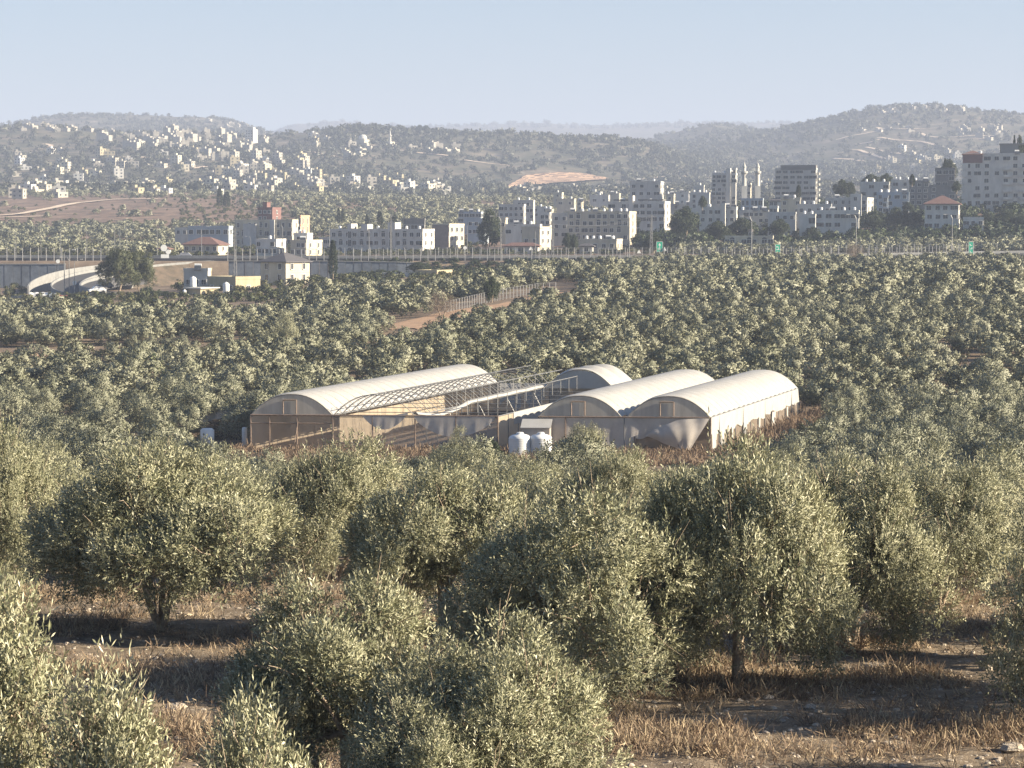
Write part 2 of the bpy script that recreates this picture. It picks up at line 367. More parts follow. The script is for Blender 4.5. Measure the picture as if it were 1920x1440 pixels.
def ribbon(name, pts, width, m, dz=0.12, kind='structure', onground=True, seg=8, thick=0.0):
    """strip through a list of world points (x, y[, z])"""
    pts = [Vector(p) for p in pts]; Q = []
    for i in range(len(pts) - 1):
        p0 = pts[max(i - 1, 0)]; p1 = pts[i]; p2 = pts[i + 1]; p3 = pts[min(i + 2, len(pts) - 1)]
        for k in range(seg):
            t = k / seg; Q.append(0.5 * ((2 * p1) + (p2 - p0) * t + (2 * p0 - 5 * p1 + 4 * p2 - p3) * t * t + (3 * p1 - p0 - 3 * p2 + p3) * t ** 3))
    Q.append(pts[-1]); mb = MB(); Vv = []; nw = 4
    ws = width if hasattr(width, '__len__') else [width, width]
    for i, q in enumerate(Q):
        d = (Q[min(i + 1, len(Q) - 1)] - Q[max(i - 1, 0)]); d.z = 0; d.normalize(); nrm = Vector((d.y, -d.x, 0))
        W = ws[0] + (ws[1] - ws[0]) * i / (len(Q) - 1)
        for k in range(nw + 1):
            p = q + nrm * W * (k / nw - 0.5) * (1 + (0.12 * math.sin(i * 1.7 + k) if onground else 0))
            if onground: p.z = G(p.x, p.y) + dz
            Vv.append(p)
    Fc = [(i * (nw + 1) + k, (i + 1) * (nw + 1) + k, (i + 1) * (nw + 1) + k + 1, i * (nw + 1) + k + 1) for i in range(len(Q) - 1) for k in range(nw)]
    mb.add(Vv, Fc); return Q, mb

# ================================================================== TREES
def unit(a): return a / np.maximum(np.linalg.norm(a, axis=-1, keepdims=True), 1e-9)
def lobes_for(rs, H, R, n, low=0.22, lr=(0.26, 0.42)):
    L = []
    for i in range(n):
        a = 2.399 * i + rs.rand() * 1.2; q = math.sqrt((i + 0.5) / n); r = q * R * (0.60 + 0.22 * rs.rand())
        zc = H * (0.86 - 0.46 * q ** 1.6 + 0.26 * (rs.rand() - 0.5)) - 0.14 * H
        rr = R * (lr[0] + (lr[1] - lr[0]) * rs.rand())
        L.append((math.cos(a) * r, math.sin(a) * r, max(zc, low * H + rr * 0.75), rr, rr * (0.75 + 0.4 * rs.rand())))
    for i in range(n // 3):
        a = rs.rand() * 6.28; r = R * (0.66 + 0.2 * rs.rand()); rr = R * (0.2 + 0.1 * rs.rand())
        L.append((math.cos(a) * r, math.sin(a) * r, H * (low + 0.06 + 0.1 * rs.rand()) + rr * .6, rr, rr * 1.1))
    return np.array(L)
def shoots(rs, L, ns, inner=0.6, up=0.55, sub=6, subr=(.34, .56), hollow=0, scale=1.0):
    """roots, directions and outward normals of leafy shoots: big lobes carry smaller tufts, shoots sit on the tufts"""
    S = []
    for l in L:
        m = sub + rs.randint(3); dd = unit(rs.normal(size=(m, 3)) + np.array([0, 0, .25]))
        for q in dd:
            f = .62 + .25 * rs.rand(); r = subr[0] + (subr[1] - subr[0]) * rs.rand()
            S.append((l[0] + q[0] * l[3] * f, l[1] + q[1] * l[3] * f, l[2] + q[2] * l[4] * f, l[3] * r, l[4] * r * (.8 + .5 * rs.rand())))
    S = np.array(S); wts = S[:, 3] ** 2; k = rs.choice(len(S), int(ns * 3.6), p=wts / wts.sum())
    d = unit(rs.normal(size=(len(k), 3))); rad = inner + (1.05 - inner) * rs.rand(len(k)) ** 0.5
    p = S[k, :3] + d * rad[:, None] * np.stack([S[k, 3], S[k, 3], S[k, 4]], -1)
    keep = np.ones(len(p), bool)
    for j in range(len(L)):
        q = (p - L[j, :3]) / np.array([L[j, 3], L[j, 3], L[j, 4]]); keep &= ~(np.linalg.norm(q, axis=1) < 0.55)
    if hollow:      # gaps the sky and the shade show through
        f = np.zeros(len(p)); ph = rs.rand(3) * 9
        for o_ in (1.0, 2.1): f += np.sin(p[:, 0] * 2.9 * o_ / scale + ph[0] + 1.3 * np.sin(p[:, 2] * 2.1 * o_ / scale)) * np.sin(p[:, 1] * 2.7 * o_ / scale + ph[1]) * np.sin(p[:, 2] * 3.1 * o_ / scale + ph[2] + p[:, 0] / scale) / o_
        keep &= f < hollow
    p = p[keep][:ns]; d = d[keep][:ns]; c = L[:, :3].mean(0)
    out = unit(d + .55 * unit(p - c))
    dd = unit(d + np.array([0, 0, up]) + 0.4 * rs.normal(size=d.shape))
    return p, dd, out
def leaves(rs, p, d, n, L, ll, lw, spread=0.8, droop=0.0, out=None, facing=0.55):
    """n slender kite-shaped leaves along each shoot; -> corners, tint"""
    ns = len(p); a = unit(np.cross(d, rs.normal(size=d.shape))); b = np.cross(d, a)
    i = np.arange(n); s = (i + 0.5) / n
    ph = i * 2.4 + rs.rand(ns)[:, None] * 6.28
    base = p[:, None] + d[:, None] * (s * L)[None, :, None]
    base[..., 2] -= droop * (s ** 2)[None]
    rad = a[:, None] * np.cos(ph)[..., None] + b[:, None] * np.sin(ph)[..., None]
    sp = spread * (1 - 0.45 * s)[None, :, None]
    dr = unit(d[:, None] * (1 - sp * 0.5) + rad * sp + 0.22 * rs.normal(size=rad.shape))
    if out is None: nn = rs.normal(size=dr.shape)
    else: nn = out[:, None] + facing * rs.normal(size=dr.shape)
    sd = unit(np.cross(dr, nn))
    le = ll * (0.7 + 0.6 * rs.rand(ns, n))[..., None]; wd = lw * (0.8 + 0.4 * rs.rand(ns, n))[..., None]
    v0 = base; v2 = base + dr * le; m = base + dr * le * 0.5
    V = np.stack([v0, m - sd * wd * .5, v2, m + sd * wd * .5], 2).reshape(-1, 3)
    tint = (0.30 * rs.rand(ns)[:, None] + 0.65 * rs.rand(ns, n)).ravel()
    if out is not None:      # wind every leaf so that its upper face looks outward
        g = np.cross(V.reshape(-1, 4, 3)[:, 1] - V.reshape(-1, 4, 3)[:, 0], V.reshape(-1, 4, 3)[:, 3] - V.reshape(-1, 4, 3)[:, 0])
        fl = (g * np.repeat(out, n, 0)).sum(1) < 0; W = V.reshape(-1, 4, 3); W[fl] = W[fl][:, ::-1]; V = W.reshape(-1, 3)
    return V, tint
def soft_normals(me, out, V, k=1.0):
    W = V.reshape(-1, 4, 3); g = unit(np.cross(W[:, 2] - W[:, 0], W[:, 3] - W[:, 1])); g = np.repeat(g, 4, 0); m = min(len(g), len(out)); g = g[:m]
    n_ = unit(out[:m] * k + g * (1 - k)); me.polygons.foreach_set('use_smooth', [True] * len(me.polygons))
    if m < len(V): n_ = np.concatenate([n_, np.zeros((len(V) - m, 3))])
    me.normals_split_custom_set_from_vertices(n_.astype(np.float32))
def trunk_mb(rs, H, L, r0, nst=3, twist=0.25, sides=7):
    mb = MB(); st = []
    for s in range(nst):
        a = 6.28 * s / nst + rs.rand(); lean = 0.18 + 0.22 * rs.rand()
        b0 = Vector((math.cos(a) * r0 * .55, math.sin(a) * r0 * .55, -0.35)) if nst > 1 else Vector((0, 0, -0.35))
        pts = [b0, Vector((b0.x, b0.y, 0.02))]; hz_ = H * (0.34 + 0.1 * rs.rand())
        for q in (0.35, 0.7, 1.0):
            pts.append(Vector((math.cos(a) * (r0 * .6 + lean * H * q * .55) + (rs.rand() - .5) * twist * .3, math.sin(a) * (r0 * .6 + lean * H * q * .55) + (rs.rand() - .5) * twist * .3, hz_ * q)))
        rr = [r0 * 1.25, r0, r0 * .8, r0 * .7, r0 * .58]
        mb.tube(pts, rr, sides, 0); st.append((pts[-1], r0 * .55, a))
    for j, l in enumerate(L):
        c = Vector(l[:3]); s, r, a = min(st, key=lambda q: (q[0] - c).length)
        m1 = s.lerp(c, 0.5) + Vector((rs.rand() - .5, rs.rand() - .5, rs.rand() * .5)) * 0.25 * l[3]
        mb.tube([s - Vector((0, 0, .05)), m1, c, c + Vector((rs.rand() - .5, rs.rand() - .5, .8)) * l[3] * .6], [r * .62, r * .4, r * .2, r * .05], 5, 0)
    return mb
def twigs_into(mb, rs, L, n, rad=0.008, ln=0.6):
    for q in range(n):
        l = L[rs.randint(len(L))]; d = Vector(unit(rs.normal(size=3) + np.array([0, 0, .6])))
        c = Vector(l[:3]) + d * l[3] * .5; e = c + d * (l[3] * .5 + ln * rs.rand())
        mb.tube([c, c.lerp(e, .5) + Vector(rs.normal(size=3)) * .05, e], [rad * 1.6, rad, rad * .4], 3, 0, cap=False)
PROTO = {}
def proto(key, seed, H, R, nl, ns, n, L, ll, lw, leafmat, r0=0.12, nst=3, inner=0.6, up=0.55, low=0.2, lr=(0.26, 0.42), twigs=0, sides=7, limbs=True, spread=0.8, facing=0.5, soft=0, hollow=0):
    rs = np.random.RandomState(seed); lb = lobes_for(rs, H, R, nl, low, lr)
    p, d, ou = shoots(rs, lb, ns, inner, up, hollow=hollow)
    V_, t_ = leaves(rs, p, d, n, L, ll, lw, spread, out=ou, facing=facing)
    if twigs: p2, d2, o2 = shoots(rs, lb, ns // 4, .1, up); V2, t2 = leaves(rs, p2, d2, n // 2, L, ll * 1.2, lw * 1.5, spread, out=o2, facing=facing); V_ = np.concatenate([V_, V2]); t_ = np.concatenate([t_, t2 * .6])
    if twigs:
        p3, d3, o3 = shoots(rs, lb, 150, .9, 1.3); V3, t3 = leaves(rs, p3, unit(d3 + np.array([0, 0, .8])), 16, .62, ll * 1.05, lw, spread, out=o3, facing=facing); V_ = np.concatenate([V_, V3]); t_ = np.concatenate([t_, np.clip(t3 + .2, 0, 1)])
    Wv = V_.reshape(-1, 4, 3); ok = Wv[:, :, 2].min(1) > .16 * rs.rand(len(Wv)) * H * .5
    ouf = np.repeat(ou, n, 0); ouf = np.concatenate([ouf, np.zeros((len(Wv) - len(ouf), 3))]); V_ = Wv[ok].reshape(-1, 3); t_ = t_[ok]; ouf = ouf[ok]
    H = float(np.percentile(V_[:, 2], 99.3)); R = float(np.percentile(np.hypot(V_[:, 0], V_[:, 1]), 97.5))
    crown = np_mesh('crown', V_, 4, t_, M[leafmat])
    if soft: soft_normals(crown, np.repeat(ouf, 4, 0), V_, soft)
    tm = trunk_mb(rs, H, lb if limbs else lb[:5], r0, nst, sides=sides)
    if twigs: twigs_into(tm, rs, lb, twigs)
    PROTO[key] = (crown, tm.mesh('trunk', M['bark'], True), H, R)
def plant(key, loc, H, R, rz, name, label, cat, group=None):
    c, t, h0, r0 = PROTO[key]
    o = thing(name, label, cat, loc, rz, group, (R / r0, R / r0, H / h0))
    link('crown', c, o); link('trunk', t, o); return o
# near olives: real leaf-sized leaves
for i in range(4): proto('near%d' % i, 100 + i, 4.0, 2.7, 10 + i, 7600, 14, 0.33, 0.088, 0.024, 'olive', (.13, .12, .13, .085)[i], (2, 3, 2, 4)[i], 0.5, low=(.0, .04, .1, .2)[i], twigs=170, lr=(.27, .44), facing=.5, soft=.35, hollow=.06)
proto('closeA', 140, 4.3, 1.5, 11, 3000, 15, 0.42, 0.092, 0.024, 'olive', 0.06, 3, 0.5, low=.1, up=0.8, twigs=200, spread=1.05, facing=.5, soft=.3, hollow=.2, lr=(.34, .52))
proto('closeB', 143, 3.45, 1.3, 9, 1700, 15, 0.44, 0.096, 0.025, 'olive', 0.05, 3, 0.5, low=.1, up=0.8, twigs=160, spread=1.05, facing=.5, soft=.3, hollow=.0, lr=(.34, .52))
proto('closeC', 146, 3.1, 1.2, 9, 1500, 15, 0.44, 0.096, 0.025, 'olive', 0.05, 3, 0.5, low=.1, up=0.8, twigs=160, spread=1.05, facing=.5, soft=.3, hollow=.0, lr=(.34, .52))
for i in range(4): proto('mid%d' % i, 200 + i, 4.0, 2.7, 9, 3300, 9, 0.34, 0.125, 0.038, 'olive', 0.13, 3, 0.6, sides=6, lr=(.28, .46), facing=.42, soft=.6, hollow=.25)
for i in range(5): proto('far%d' % i, 300 + i, 4.0, 2.7, 7, 1700, 5, 0.32, 0.19, 0.085, 'olive_far', 0.14, 2, 0.65, sides=5, limbs=False, lr=(.30, .50), facing=.32, soft=.75)

# the big trees of the foreground: photograph centre column, distance, height, half width, kind, label
FORE = [
 (-45, 29, 4.1, 1.3, 'closeA', 'silver leaved olive cut off by the left edge, its pale shoots nearest the camera', 3.9),
 (185, 27.5, 3.35, 0.95, 'closeB', 'low olive bush in the bottom left corner with loose upright shoots', 1.2),
 (480, 26.5, 3.05, 0.95, 'closeC', 'small olive at the bottom edge left of centre, only its top shoots showing', 2.6),
 (655, 39.5, 3.3, 2.15, 'near0', 'big sunlit olive at the bottom left of centre, its crown running off the lower edge', 0.4),
 (925, 37, 2.85, 2.0, 'near1', 'low sunlit olive at the bottom centre, merging into the bigger one on its left', 4.4),
 (800, 35.5, 2.0, 1.5, 'near2', 'lowest bushy olive at the bottom edge, in front of the two merging crowns', 2.4),
 (1080, 50, 3.75, 2.55, 'near1', 'large round olive right behind the bottom centre one, dense grey green crown', 2.0),
 (835, 58, 3.5, 2.35, 'near2', 'upright olive left of the picture centre with narrow pointed crown', 4.2),
 (300, 59, 3.95, 3.15, 'near3', 'wide olive on the left with four pale stems fanning out above dry weeds', 5.3),
 (1385, 52, 4.45, 2.35, 'near2', 'tallest foreground olive right of centre with a pale sunlit trunk', 1.1),
 (1600, 56.5, 3.85, 2.1, 'near0', 'drooping olive joined to the right side of the tallest one', 3.0),
 (1765, 64, 3.3, 2.2, 'near3', 'olive on the right with a dark bough leaning out over bare ground', 0.9),
 (-15, 66, 4.1, 1.7, 'near1', 'olive cut off by the left edge with one pale slanting trunk', 2.2),
 (630, 71, 3.6, 2.2, 'near1', 'shaded olive between the wide left one and the narrow pointed one', 3.3),
 (1150, 73, 3.3, 2.0, 'near3', 'small dark olive half hidden behind the large round one', 1.9),
]
spots = []
for px, Y, H, R, k, lab, rz in FORE:
    p = GP(px, Y); plant(k, p, H, R, rz, 'olive_tree', lab, 'olive tree', 'large olives of the foreground'); spots.append((p.x, p.y, R))
# trees beyond the right edge whose long shadows band the foreground
for px, Y, H, R in [(2060, 46.6, 3.9, 2.0), (2200, 49.6, 4.4, 2.4), (2120, 54, 3.6, 1.8), (2330, 50.5, 4.2, 2.3), (2050, 57.5, 3.8, 2.0), (2350, 59, 4.2, 2.4), (2030, 68, 3.6, 2.0), (1260, 43.5, .01, .01), (2200, 40.8, 3.4, 1.7), (2500, 68, 4, 2.3), (-420, 60, 4, 2.4), (-700, 52, 3.8, 2.2), (2650, 57, 4, 2.2)]:
    if H < 1: continue
    p = GP(px, Y); plant('mid1', p, H, R, px * .01, 'olive_tree', 'olive standing just outside the %s edge of the view' % ('right' if px > 0 else 'left'), 'olive tree', 'olives outside the %s edge' % ('right' if px > 0 else 'left'))
    spots.append((p.x, p.y, R))

# greenhouse frame of reference (used to keep trees clear of it)
GA = math.atan(0.285); GB = math.radians(5)
GD = Vector((math.sin(GA), math.cos(GA), 0)); GE = Vector((math.cos(GB), -math.sin(GB), 0)); GZ = -20.3 + CAMZ
def gh(u, v, z):     # metres along the front from the left corner, metres back, height
    o = Vector((pxx(470, 245), 245, 0)); return o + GE * u + GD * v + Vector((0, 0, GZ + z))
def in_gh(x, y, mg=2.5):
    ox, oy = pxx(470, 245), 245
    det = GE.x * GD.y - GE.y * GD.x; dx = x - ox; dy = y - oy
    u = (dx * GD.y - dy * GD.x) / det; v = (GE.x * dy - GE.y * dx) / det
    return -mg < u < 43.5 + mg and -6 < v < (60 if u < 24 else 52)
def poly_in(px, py, poly):
    c = False; n = len(poly)
    for i in range(n):
        x1, y1 = poly[i]; x2, y2 = poly[(i + 1) % n]
        if (y1 > py) != (y2 > py) and px < (x2 - x1) * (py - y1) / (y2 - y1) + x1: c = not c
    return c
def rc(x, y):       # ground point -> photograph column, row
    z = G(x, y); dz = z - CAMZ; c, s = math.cos(TH), math.sin(TH)
    f = y * c - dz * s; return 960 + F * x / f, 720 - F * (y * s + dz * c) / f
CLEAR = [[(700, 668), (725, 606), (835, 578), (1050, 531), (1115, 538), (1085, 570), (960, 600), (850, 633), (760, 655)],
         [(-200, 700), (-200, 656), (240, 649), (490, 640), (505, 668), (240, 688)],
         [(1850, 1140), (1960, 1030), (2100, 1030), (2100, 1140)],
         [(1060, 480), (-200, 480), (-200, 590), (60, 594), (330, 602), (500, 598), (600, 562), (650, 556), (860, 548), (960, 526), (1060, 505)]]
def row_cap(px):    # highest row a tree in front of the greenhouse may reach
    return np.interp(px, [-200, 100, 300, 420, 470, 520, 840, 865, 900, 935, 985, 1040, 1060, 1110, 1170, 1210, 1330, 1440, 1500, 1560, 1700, 1920], [775, 775, 805, 822, 832, 856, 852, 812, 850, 840, 866, 825, 806, 812, 862, 868, 872, 866, 810, 755, 730, 710])
grove = []
Y = 78.0; rowno = 0
while Y < 790:
    sp = 6.2 if Y < 240 else 6.5
    x0, x1 = pxx(-110, Y) - 9, pxx(2030, Y) + 10; x = x0 + rnd.random() * sp
    while x < x1:
        xx = x + rnd.uniform(-1.6, 1.6); yy = Y + rnd.uniform(-1.3, 1.3) + 2.5 * math.sin(x * .06 + rowno)
        x += sp
        c, r = rc(xx, yy)
        if in_gh(xx, yy): continue
        if Y > 76 and any(poly_in(c, r, pl) for pl in CLEAR): continue
        if 200 < yy < 243 and 520 < c < 1380: continue
        if 205 < yy < 250 and 330 < c < 560: continue
        if yy > 781 and c < 2300: continue
        if yy > 700 and c < 1180: continue
        if rnd.random() < (0.04 if Y < 240 else 0.075): continue
        H = rnd.uniform(3.0, 4.9); R = H * rnd.uniform(0.58, 0.74)
        if yy < 238:
            cap = row_cap(c) + rnd.uniform(2, 18)
            if yy < 112: cap = max(cap, 872 + rnd.uniform(0, 26) + max(0, 92 - yy) * 1.5)
            zmax = rowz(cap, yy)
            H = min(H, (zmax - G(xx, yy)))
            if H < 1.7: continue
            R = min(R, H * .85)
        if 233 < yy < 300 and 1380 < c < 1560 and in_gh(xx, yy, 6): continue
        if any((xx - a) ** 2 + (yy - b_) ** 2 < (1.1 * (R * .6 + rr * .6)) ** 2 for a, b_, rr in spots): continue
        grove.append((xx, yy, H, R, rowno, c))
    Y += 6.4 if Y < 240 else 6.8; rowno += 1
# the ones that show largest stay individuals, the rest of the grove is one mass
grove.sort(key=lambda g: g[1])
inf = [g for g in grove if -90 < g[5] < 2010]; IND = inf[:276]; ids = set(map(id, IND)); REST = [g for g in grove if id(g) not in ids]
byrow = {}
for g in IND: byrow.setdefault(g[4], []).append(g)
for k, (rn, gs) in enumerate(sorted(byrow.items())):
    gs.sort(key=lambda g: g[0])
    for i, (x, y, H, R, _, c) in enumerate(gs):
        key = 'mid%d' % rnd.randrange(4) if y < 165 else 'far%d' % rnd.randrange(5)
        where = 'before the greenhouses' if y < 243 else ('beside the greenhouses' if y < 296 else 'behind the greenhouses')
        size = 'low' if H < 2.7 else ('tall' if H > 4.2 else 'rounded')
        n = k + 1
        plant(key, (x, y, G(x, y)), H, R * 1.08, rnd.random() * 6.28, 'olive_tree', '%s olive tree %s, %s from the left in the %s row back' % (size, where, nth(i + 1), nth(n)), 'olive tree', 'olive trees in the grove around the greenhouses')
# far grove: templates stamped into one object
def stamp(name, templ, items, leafm, tintvar=0.25, raw=False):
    Vs = []; Ts = []; Ns = []
    for (x, y, z, H, R, rz) in items:
        Vt, tt, no = templ[rnd.randrange(len(templ))]
        c, s = math.cos(rz), math.sin(rz)
        q = np.empty_like(Vt); q[:, 0] = (Vt[:, 0] * c - Vt[:, 1] * s) * R + x; q[:, 1] = (Vt[:, 0] * s + Vt[:, 1] * c) * R + y; q[:, 2] = Vt[:, 2] * H + z
        m_ = no.copy(); m_[:, 0] = no[:, 0] * c - no[:, 1] * s; m_[:, 1] = no[:, 0] * s + no[:, 1] * c; Ns.append(m_)
        Vs.append(q); Ts.append(np.clip(tt + rnd.uniform(-tintvar, tintvar), 0, 1))
    if raw: return np.concatenate(Vs), np.concatenate(Ts), np.concatenate(Ns)
    me = np_mesh(name, np.concatenate(Vs), 4, np.concatenate(Ts), M[leafm]); soft_normals(me, np.concatenate(Ns), np.concatenate(Vs), .95); return link(name, me)
def templ(seed, nl, ns, n, L, ll, lw, low=0.15, lr=(.26, .40), up=.5):
    rs = np.random.RandomState(seed); lb = lobes_for(rs, 1.5, 1.0, nl, low, lr); p, d, ou = shoots(rs, lb, ns, .7, up, 3)
    V_, t_ = leaves(rs, p, d, n, L, ll, lw, out=ou, facing=.28); t_ = .38 + .26 * t_; V_[:, 2] /= 1.5; return V_, t_, np.repeat(ou, n * 4, 0)
T_mid = [templ(400 + i, 6, 1000, 4, .10, .075, .06, lr=(.30, .48)) for i in range(5)]
T_far = [templ(420 + i, 5, 480, 3, .11, .125, .105, lr=(.32, .50)) for i in range(5)]
print('REST', len(REST))
NEAR_OUT = [g for g in REST if g[1] < 240]
a_ = [(x, y, G(x, y), H, R * 1.15, rnd.random() * 6.28) for x, y, H, R, _, c in REST if y < 460]
b_ = [(x, y, G(x, y), H, R * 1.18, rnd.random() * 6.28) for x, y, H, R, _, c in REST if y >= 460]
S1 = stamp('a', T_mid, a_, 'olive_far', raw=True, tintvar=.16); S2 = stamp('b', T_far, b_, 'olive_far', raw=True, tintvar=.16)
va, ta, na = [np.concatenate([S1[i], S2[i]]) for i in range(3)]
me = np_mesh('olive_grove', va, 4, ta, M['olive_far']); soft_normals(me, na, va, 1.0)
tag(link('olive_grove', me), kind='stuff')

# ------------------------------------------------------------------ other single trees
def pxR(px_w, Y): return px_w / 2 / F * Y
proto('dark', 500, 4.0, 2.4, 9, 1800, 6, 0.32, 0.22, 0.10, 'dark_leaf', 0.14, 1, .6, sides=5, limbs=False)
proto('pine', 510, 8.0, 3.6, 13, 3800, 8, 0.4, 0.26, 0.075, 'pine_leaf', 0.22, 1, .5, low=0.16, lr=(.30, .46), sides=6, facing=.4, soft=.6)
proto('twiggy', 520, 4.0, 2.2, 9, 500, 5, 0.9, 0.45, 0.03, 'grey_twigs', 0.14, 2, .3, sides=5)
rs = np.random.RandomState(530)
def cypress_mesh():
    n = 1500; h = rs.rand(n) ** .8; a = rs.rand(n) * 6.28; pr = np.interp(h, [0, .08, .35, .75, 1], [.35, .8, 1, .6, .06]); r = pr * (0.75 + .3 * rs.rand(n))
    p = np.stack([np.cos(a) * r, np.sin(a) * r, .5 + h * 9.3], -1); d = unit(np.stack([np.cos(a) * .35, np.sin(a) * .35, np.ones(n)], -1) + .2 * rs.normal(size=(n, 3)))
    return leaves(rs, p, d, 5, .4, .32, .10, .5)
Vc, tc_ = cypress_mesh(); tm = MB(); tm.tube([(0, 0, -.4), (0, 0, 1.2), (0, 0, 8.5)], [.2, .17, .04], 6)
PROTO['cypress'] = (np_mesh('crown', Vc, 4, tc_, M['dark_leaf']), tm.mesh('trunk', M['bark']), 10.0, 1.1)
def tree_at(key, px, rowb, rowt, wpx, Y, label, cat, name=None, base=None, group=None, lift=0):
    x = pxx(px, Y); z = G(x, Y) if rowb is None else rowz(rowb, Y); z = min(z, G(x, Y) + lift)
    H = rowz(rowt, Y) - z; return plant(key, (x, Y, z), H, pxR(wpx, Y), rnd.random() * 6.28, name or key + '_tree', label, cat, group)
tree_at('pine', 222, 556, 470, 74, 700, 'tall dark pine with a bushy crown beside the curved ramp', 'pine tree')
tree_at('pine', 262, 554, 474, 62, 706, 'paler pine leaning against the right side of the dark pine', 'pine tree')
tree_at('cypress', 625, 518, 452, 17, 745, 'single dark cypress column before the grey retaining wall', 'cypress tree')
for i, (px, rt, rb, wd, Y) in enumerate([(414, 352, 390, 11, 1560), (427, 360, 390, 14, 1570), (636, 390, 420, 7, 1290), (644, 392, 420, 7, 1290), (689, 402, 424, 7, 1200), (713, 397, 424, 12, 1200), (735, 404, 424, 8, 1200), (741, 402, 424, 8, 1200), (1495, 347, 372, 10, 1060), (1707, 327, 347, 11, 1010), (1768, 297, 322, 7, 1090), (1897, 255, 285, 7, 1065)]):
    tree_at('cypress', px, rb, rt, wd, Y, ['left dark cypress of the pair on the brown hill', 'right broader cypress of the pair on the brown hill', 'left of two slim cypresses behind the white apartment block', 'right of two slim cypresses behind the white apartment block', 'slim cypress just over the roof stair tower', 'thick cypress over the middle of the apartment roof', 'left slim cypress of the close pair over the roof', 'right slim cypress of the close pair over the roof', 'pointed cypress before the grey tower block', 'dark pointed tree on the ridge of town roofs', 'slim cypress on the skyline left of the big block', 'cypress behind the roof of the big corner block'][i], 'cypress tree', 'cypress_tree', group='cypresses in the town', lift=14)
DK = [(918, 396, 470, 46, 905, 'big dark tree between the blue house and the small cream block'), (1283, 390, 448, 66, 930, 'broad dark tree between the tall pale block and the low terrace houses'), (1316, 368, 392, 18, 990, 'round dark tree against the white walled slim house'),
 (1064, 438, 470, 24, 872, 'grey green tree left of the long cream block'), (1076, 440, 472, 18, 866, 'dark tree standing before the long cream block corner'), (1225, 440, 472, 46, 868, 'dark bushy tree right of the lattice power pole'), (1578, 338, 372, 34, 1080, 'dark tree right of the grey tower block'),
 (1594, 342, 372, 16, 1075, 'narrow dark tree on the slope right of the grey tower block'), (1630, 328, 356, 44, 1120, 'flat topped dark pine over the town roofs'), (1658, 326, 350, 26, 1125, 'dark crown behind the stepped white house'), (1775, 300, 325, 30, 1095, 'dark tree cluster left of the big corner block'),
 (1908, 258, 292, 24, 1065, 'dark tree above the roof of the big corner block'), (1460, 412, 446, 52, 925, 'dark thicket tree under the low terrace houses'), (1390, 410, 448, 60, 935, 'dark tree before the terrace houses, second of the thicket'), (1345, 416, 450, 50, 930, 'dark tree at the left end of the thicket'),
 (1640, 396, 432, 54, 955, 'dark tree filling the gap below the stepped houses'), (1680, 390, 428, 48, 960, 'dark tree left of the red roofed villa'), (1712, 398, 430, 34, 958, 'dark bush against the left wall of the red roofed villa'), (1850, 400, 425, 40, 965, 'dark tree below the big corner block'),
 (1885, 396, 424, 50, 965, 'dark tree below the right end of the big corner block'), (1915, 404, 428, 40, 955, 'dark tree at the right edge under the big block'), (1790, 340, 362, 22, 1010, 'dark tree behind the red villa roof'), (715, 506, 526, 50, 755, 'dark bush on the left of the long low farmhouse'),
 (660, 512, 534, 50, 748, 'dark bush below the retaining wall'), (785, 492, 512, 50, 762, 'bright green tree behind the long low farmhouse'), (600, 520, 540, 44, 735, 'dark bush right of the hip roofed house'), (280, 540, 580, 60, 690, 'dark round tree before the pine trunks'), (310, 548, 580, 60, 682, 'dark shrub left of the flat roofed farm buildings'),
 (150, 555, 585, 60, 685, 'green shrub below the curved ramp'), (1700, 380, 398, 24, 1000, 'small dark tree behind the villa'), (1190, 405, 425, 20, 1010, 'small dark tree behind the long cream block'), (1520, 425, 448, 36, 930, 'dark shrub at the foot of the two part house')]
for px, rt, rb, wd, Y, lab in DK:
    tree_at('dark', px, rb, rt, wd, Y, lab, 'tree', 'broadleaf_tree', lift=12)
tree_at('twiggy', 1196, 520, 478, 34, 735, 'leafless greyish tree at the edge of the grove below the road', 'bare tree', 'bare_tree')
tree_at('twiggy', 830, 600, 545, 62, 480, 'half bare dark limbed tree at the left end of the wire fence', 'bare tree', 'bare_tree')
tree_at('twiggy', 1600, 500, 454, 46, 745, 'brownish feathery tree rising before the right lamp post', 'bare tree', 'bare_tree')
tree_at('dark', 922, 560, 520, 34, 520, 'bright green bushy tree interrupting the wire fence', 'tree', 'broadleaf_tree')
tree_at('mid2', 530, 668, 588, 78, 372, 'tall feathery green tree above the left grove', 'tree', 'broadleaf_tree')
tree_at('dark', 922, None, 826, 48, 226, 'dark green bush in front of the white water tanks', 'bush', 'bush')
tree_at('mid2', 865, None, 803, 84, 222, 'rounded olive standing against the torn front of the open frame', 'olive tree', 'olive_tree')
tree_at('mid0', 1092, None, 797, 98, 200, 'bright round olive right of the white water tanks', 'olive tree', 'olive_tree')
tree_at('mid3', 1120, None, 806, 70, 202, 'olive merged with the round one before the right greenhouse', 'olive tree', 'olive_tree')
tree_at('mid1', 1660, None, 590, 10, 380, 'x', 'olive tree', 'olive_tree') if False else None
for px, row in [(245, 655), (283, 648), (315, 652), (344, 640)]:
    y = 400; x = pxx(px, y); plant('far%d' % (px % 5), (x, y, G(x, y)), 2.6, 1.3, px, 'olive_tree', {245: 'leftmost small round olive on the open strip', 283: 'second small olive on the open strip', 315: 'third small olive on the open strip, widest', 344: 'rightmost ball shaped olive on the open strip'}[px], 'olive tree', 'young olives on the open strip')
cl = MB()
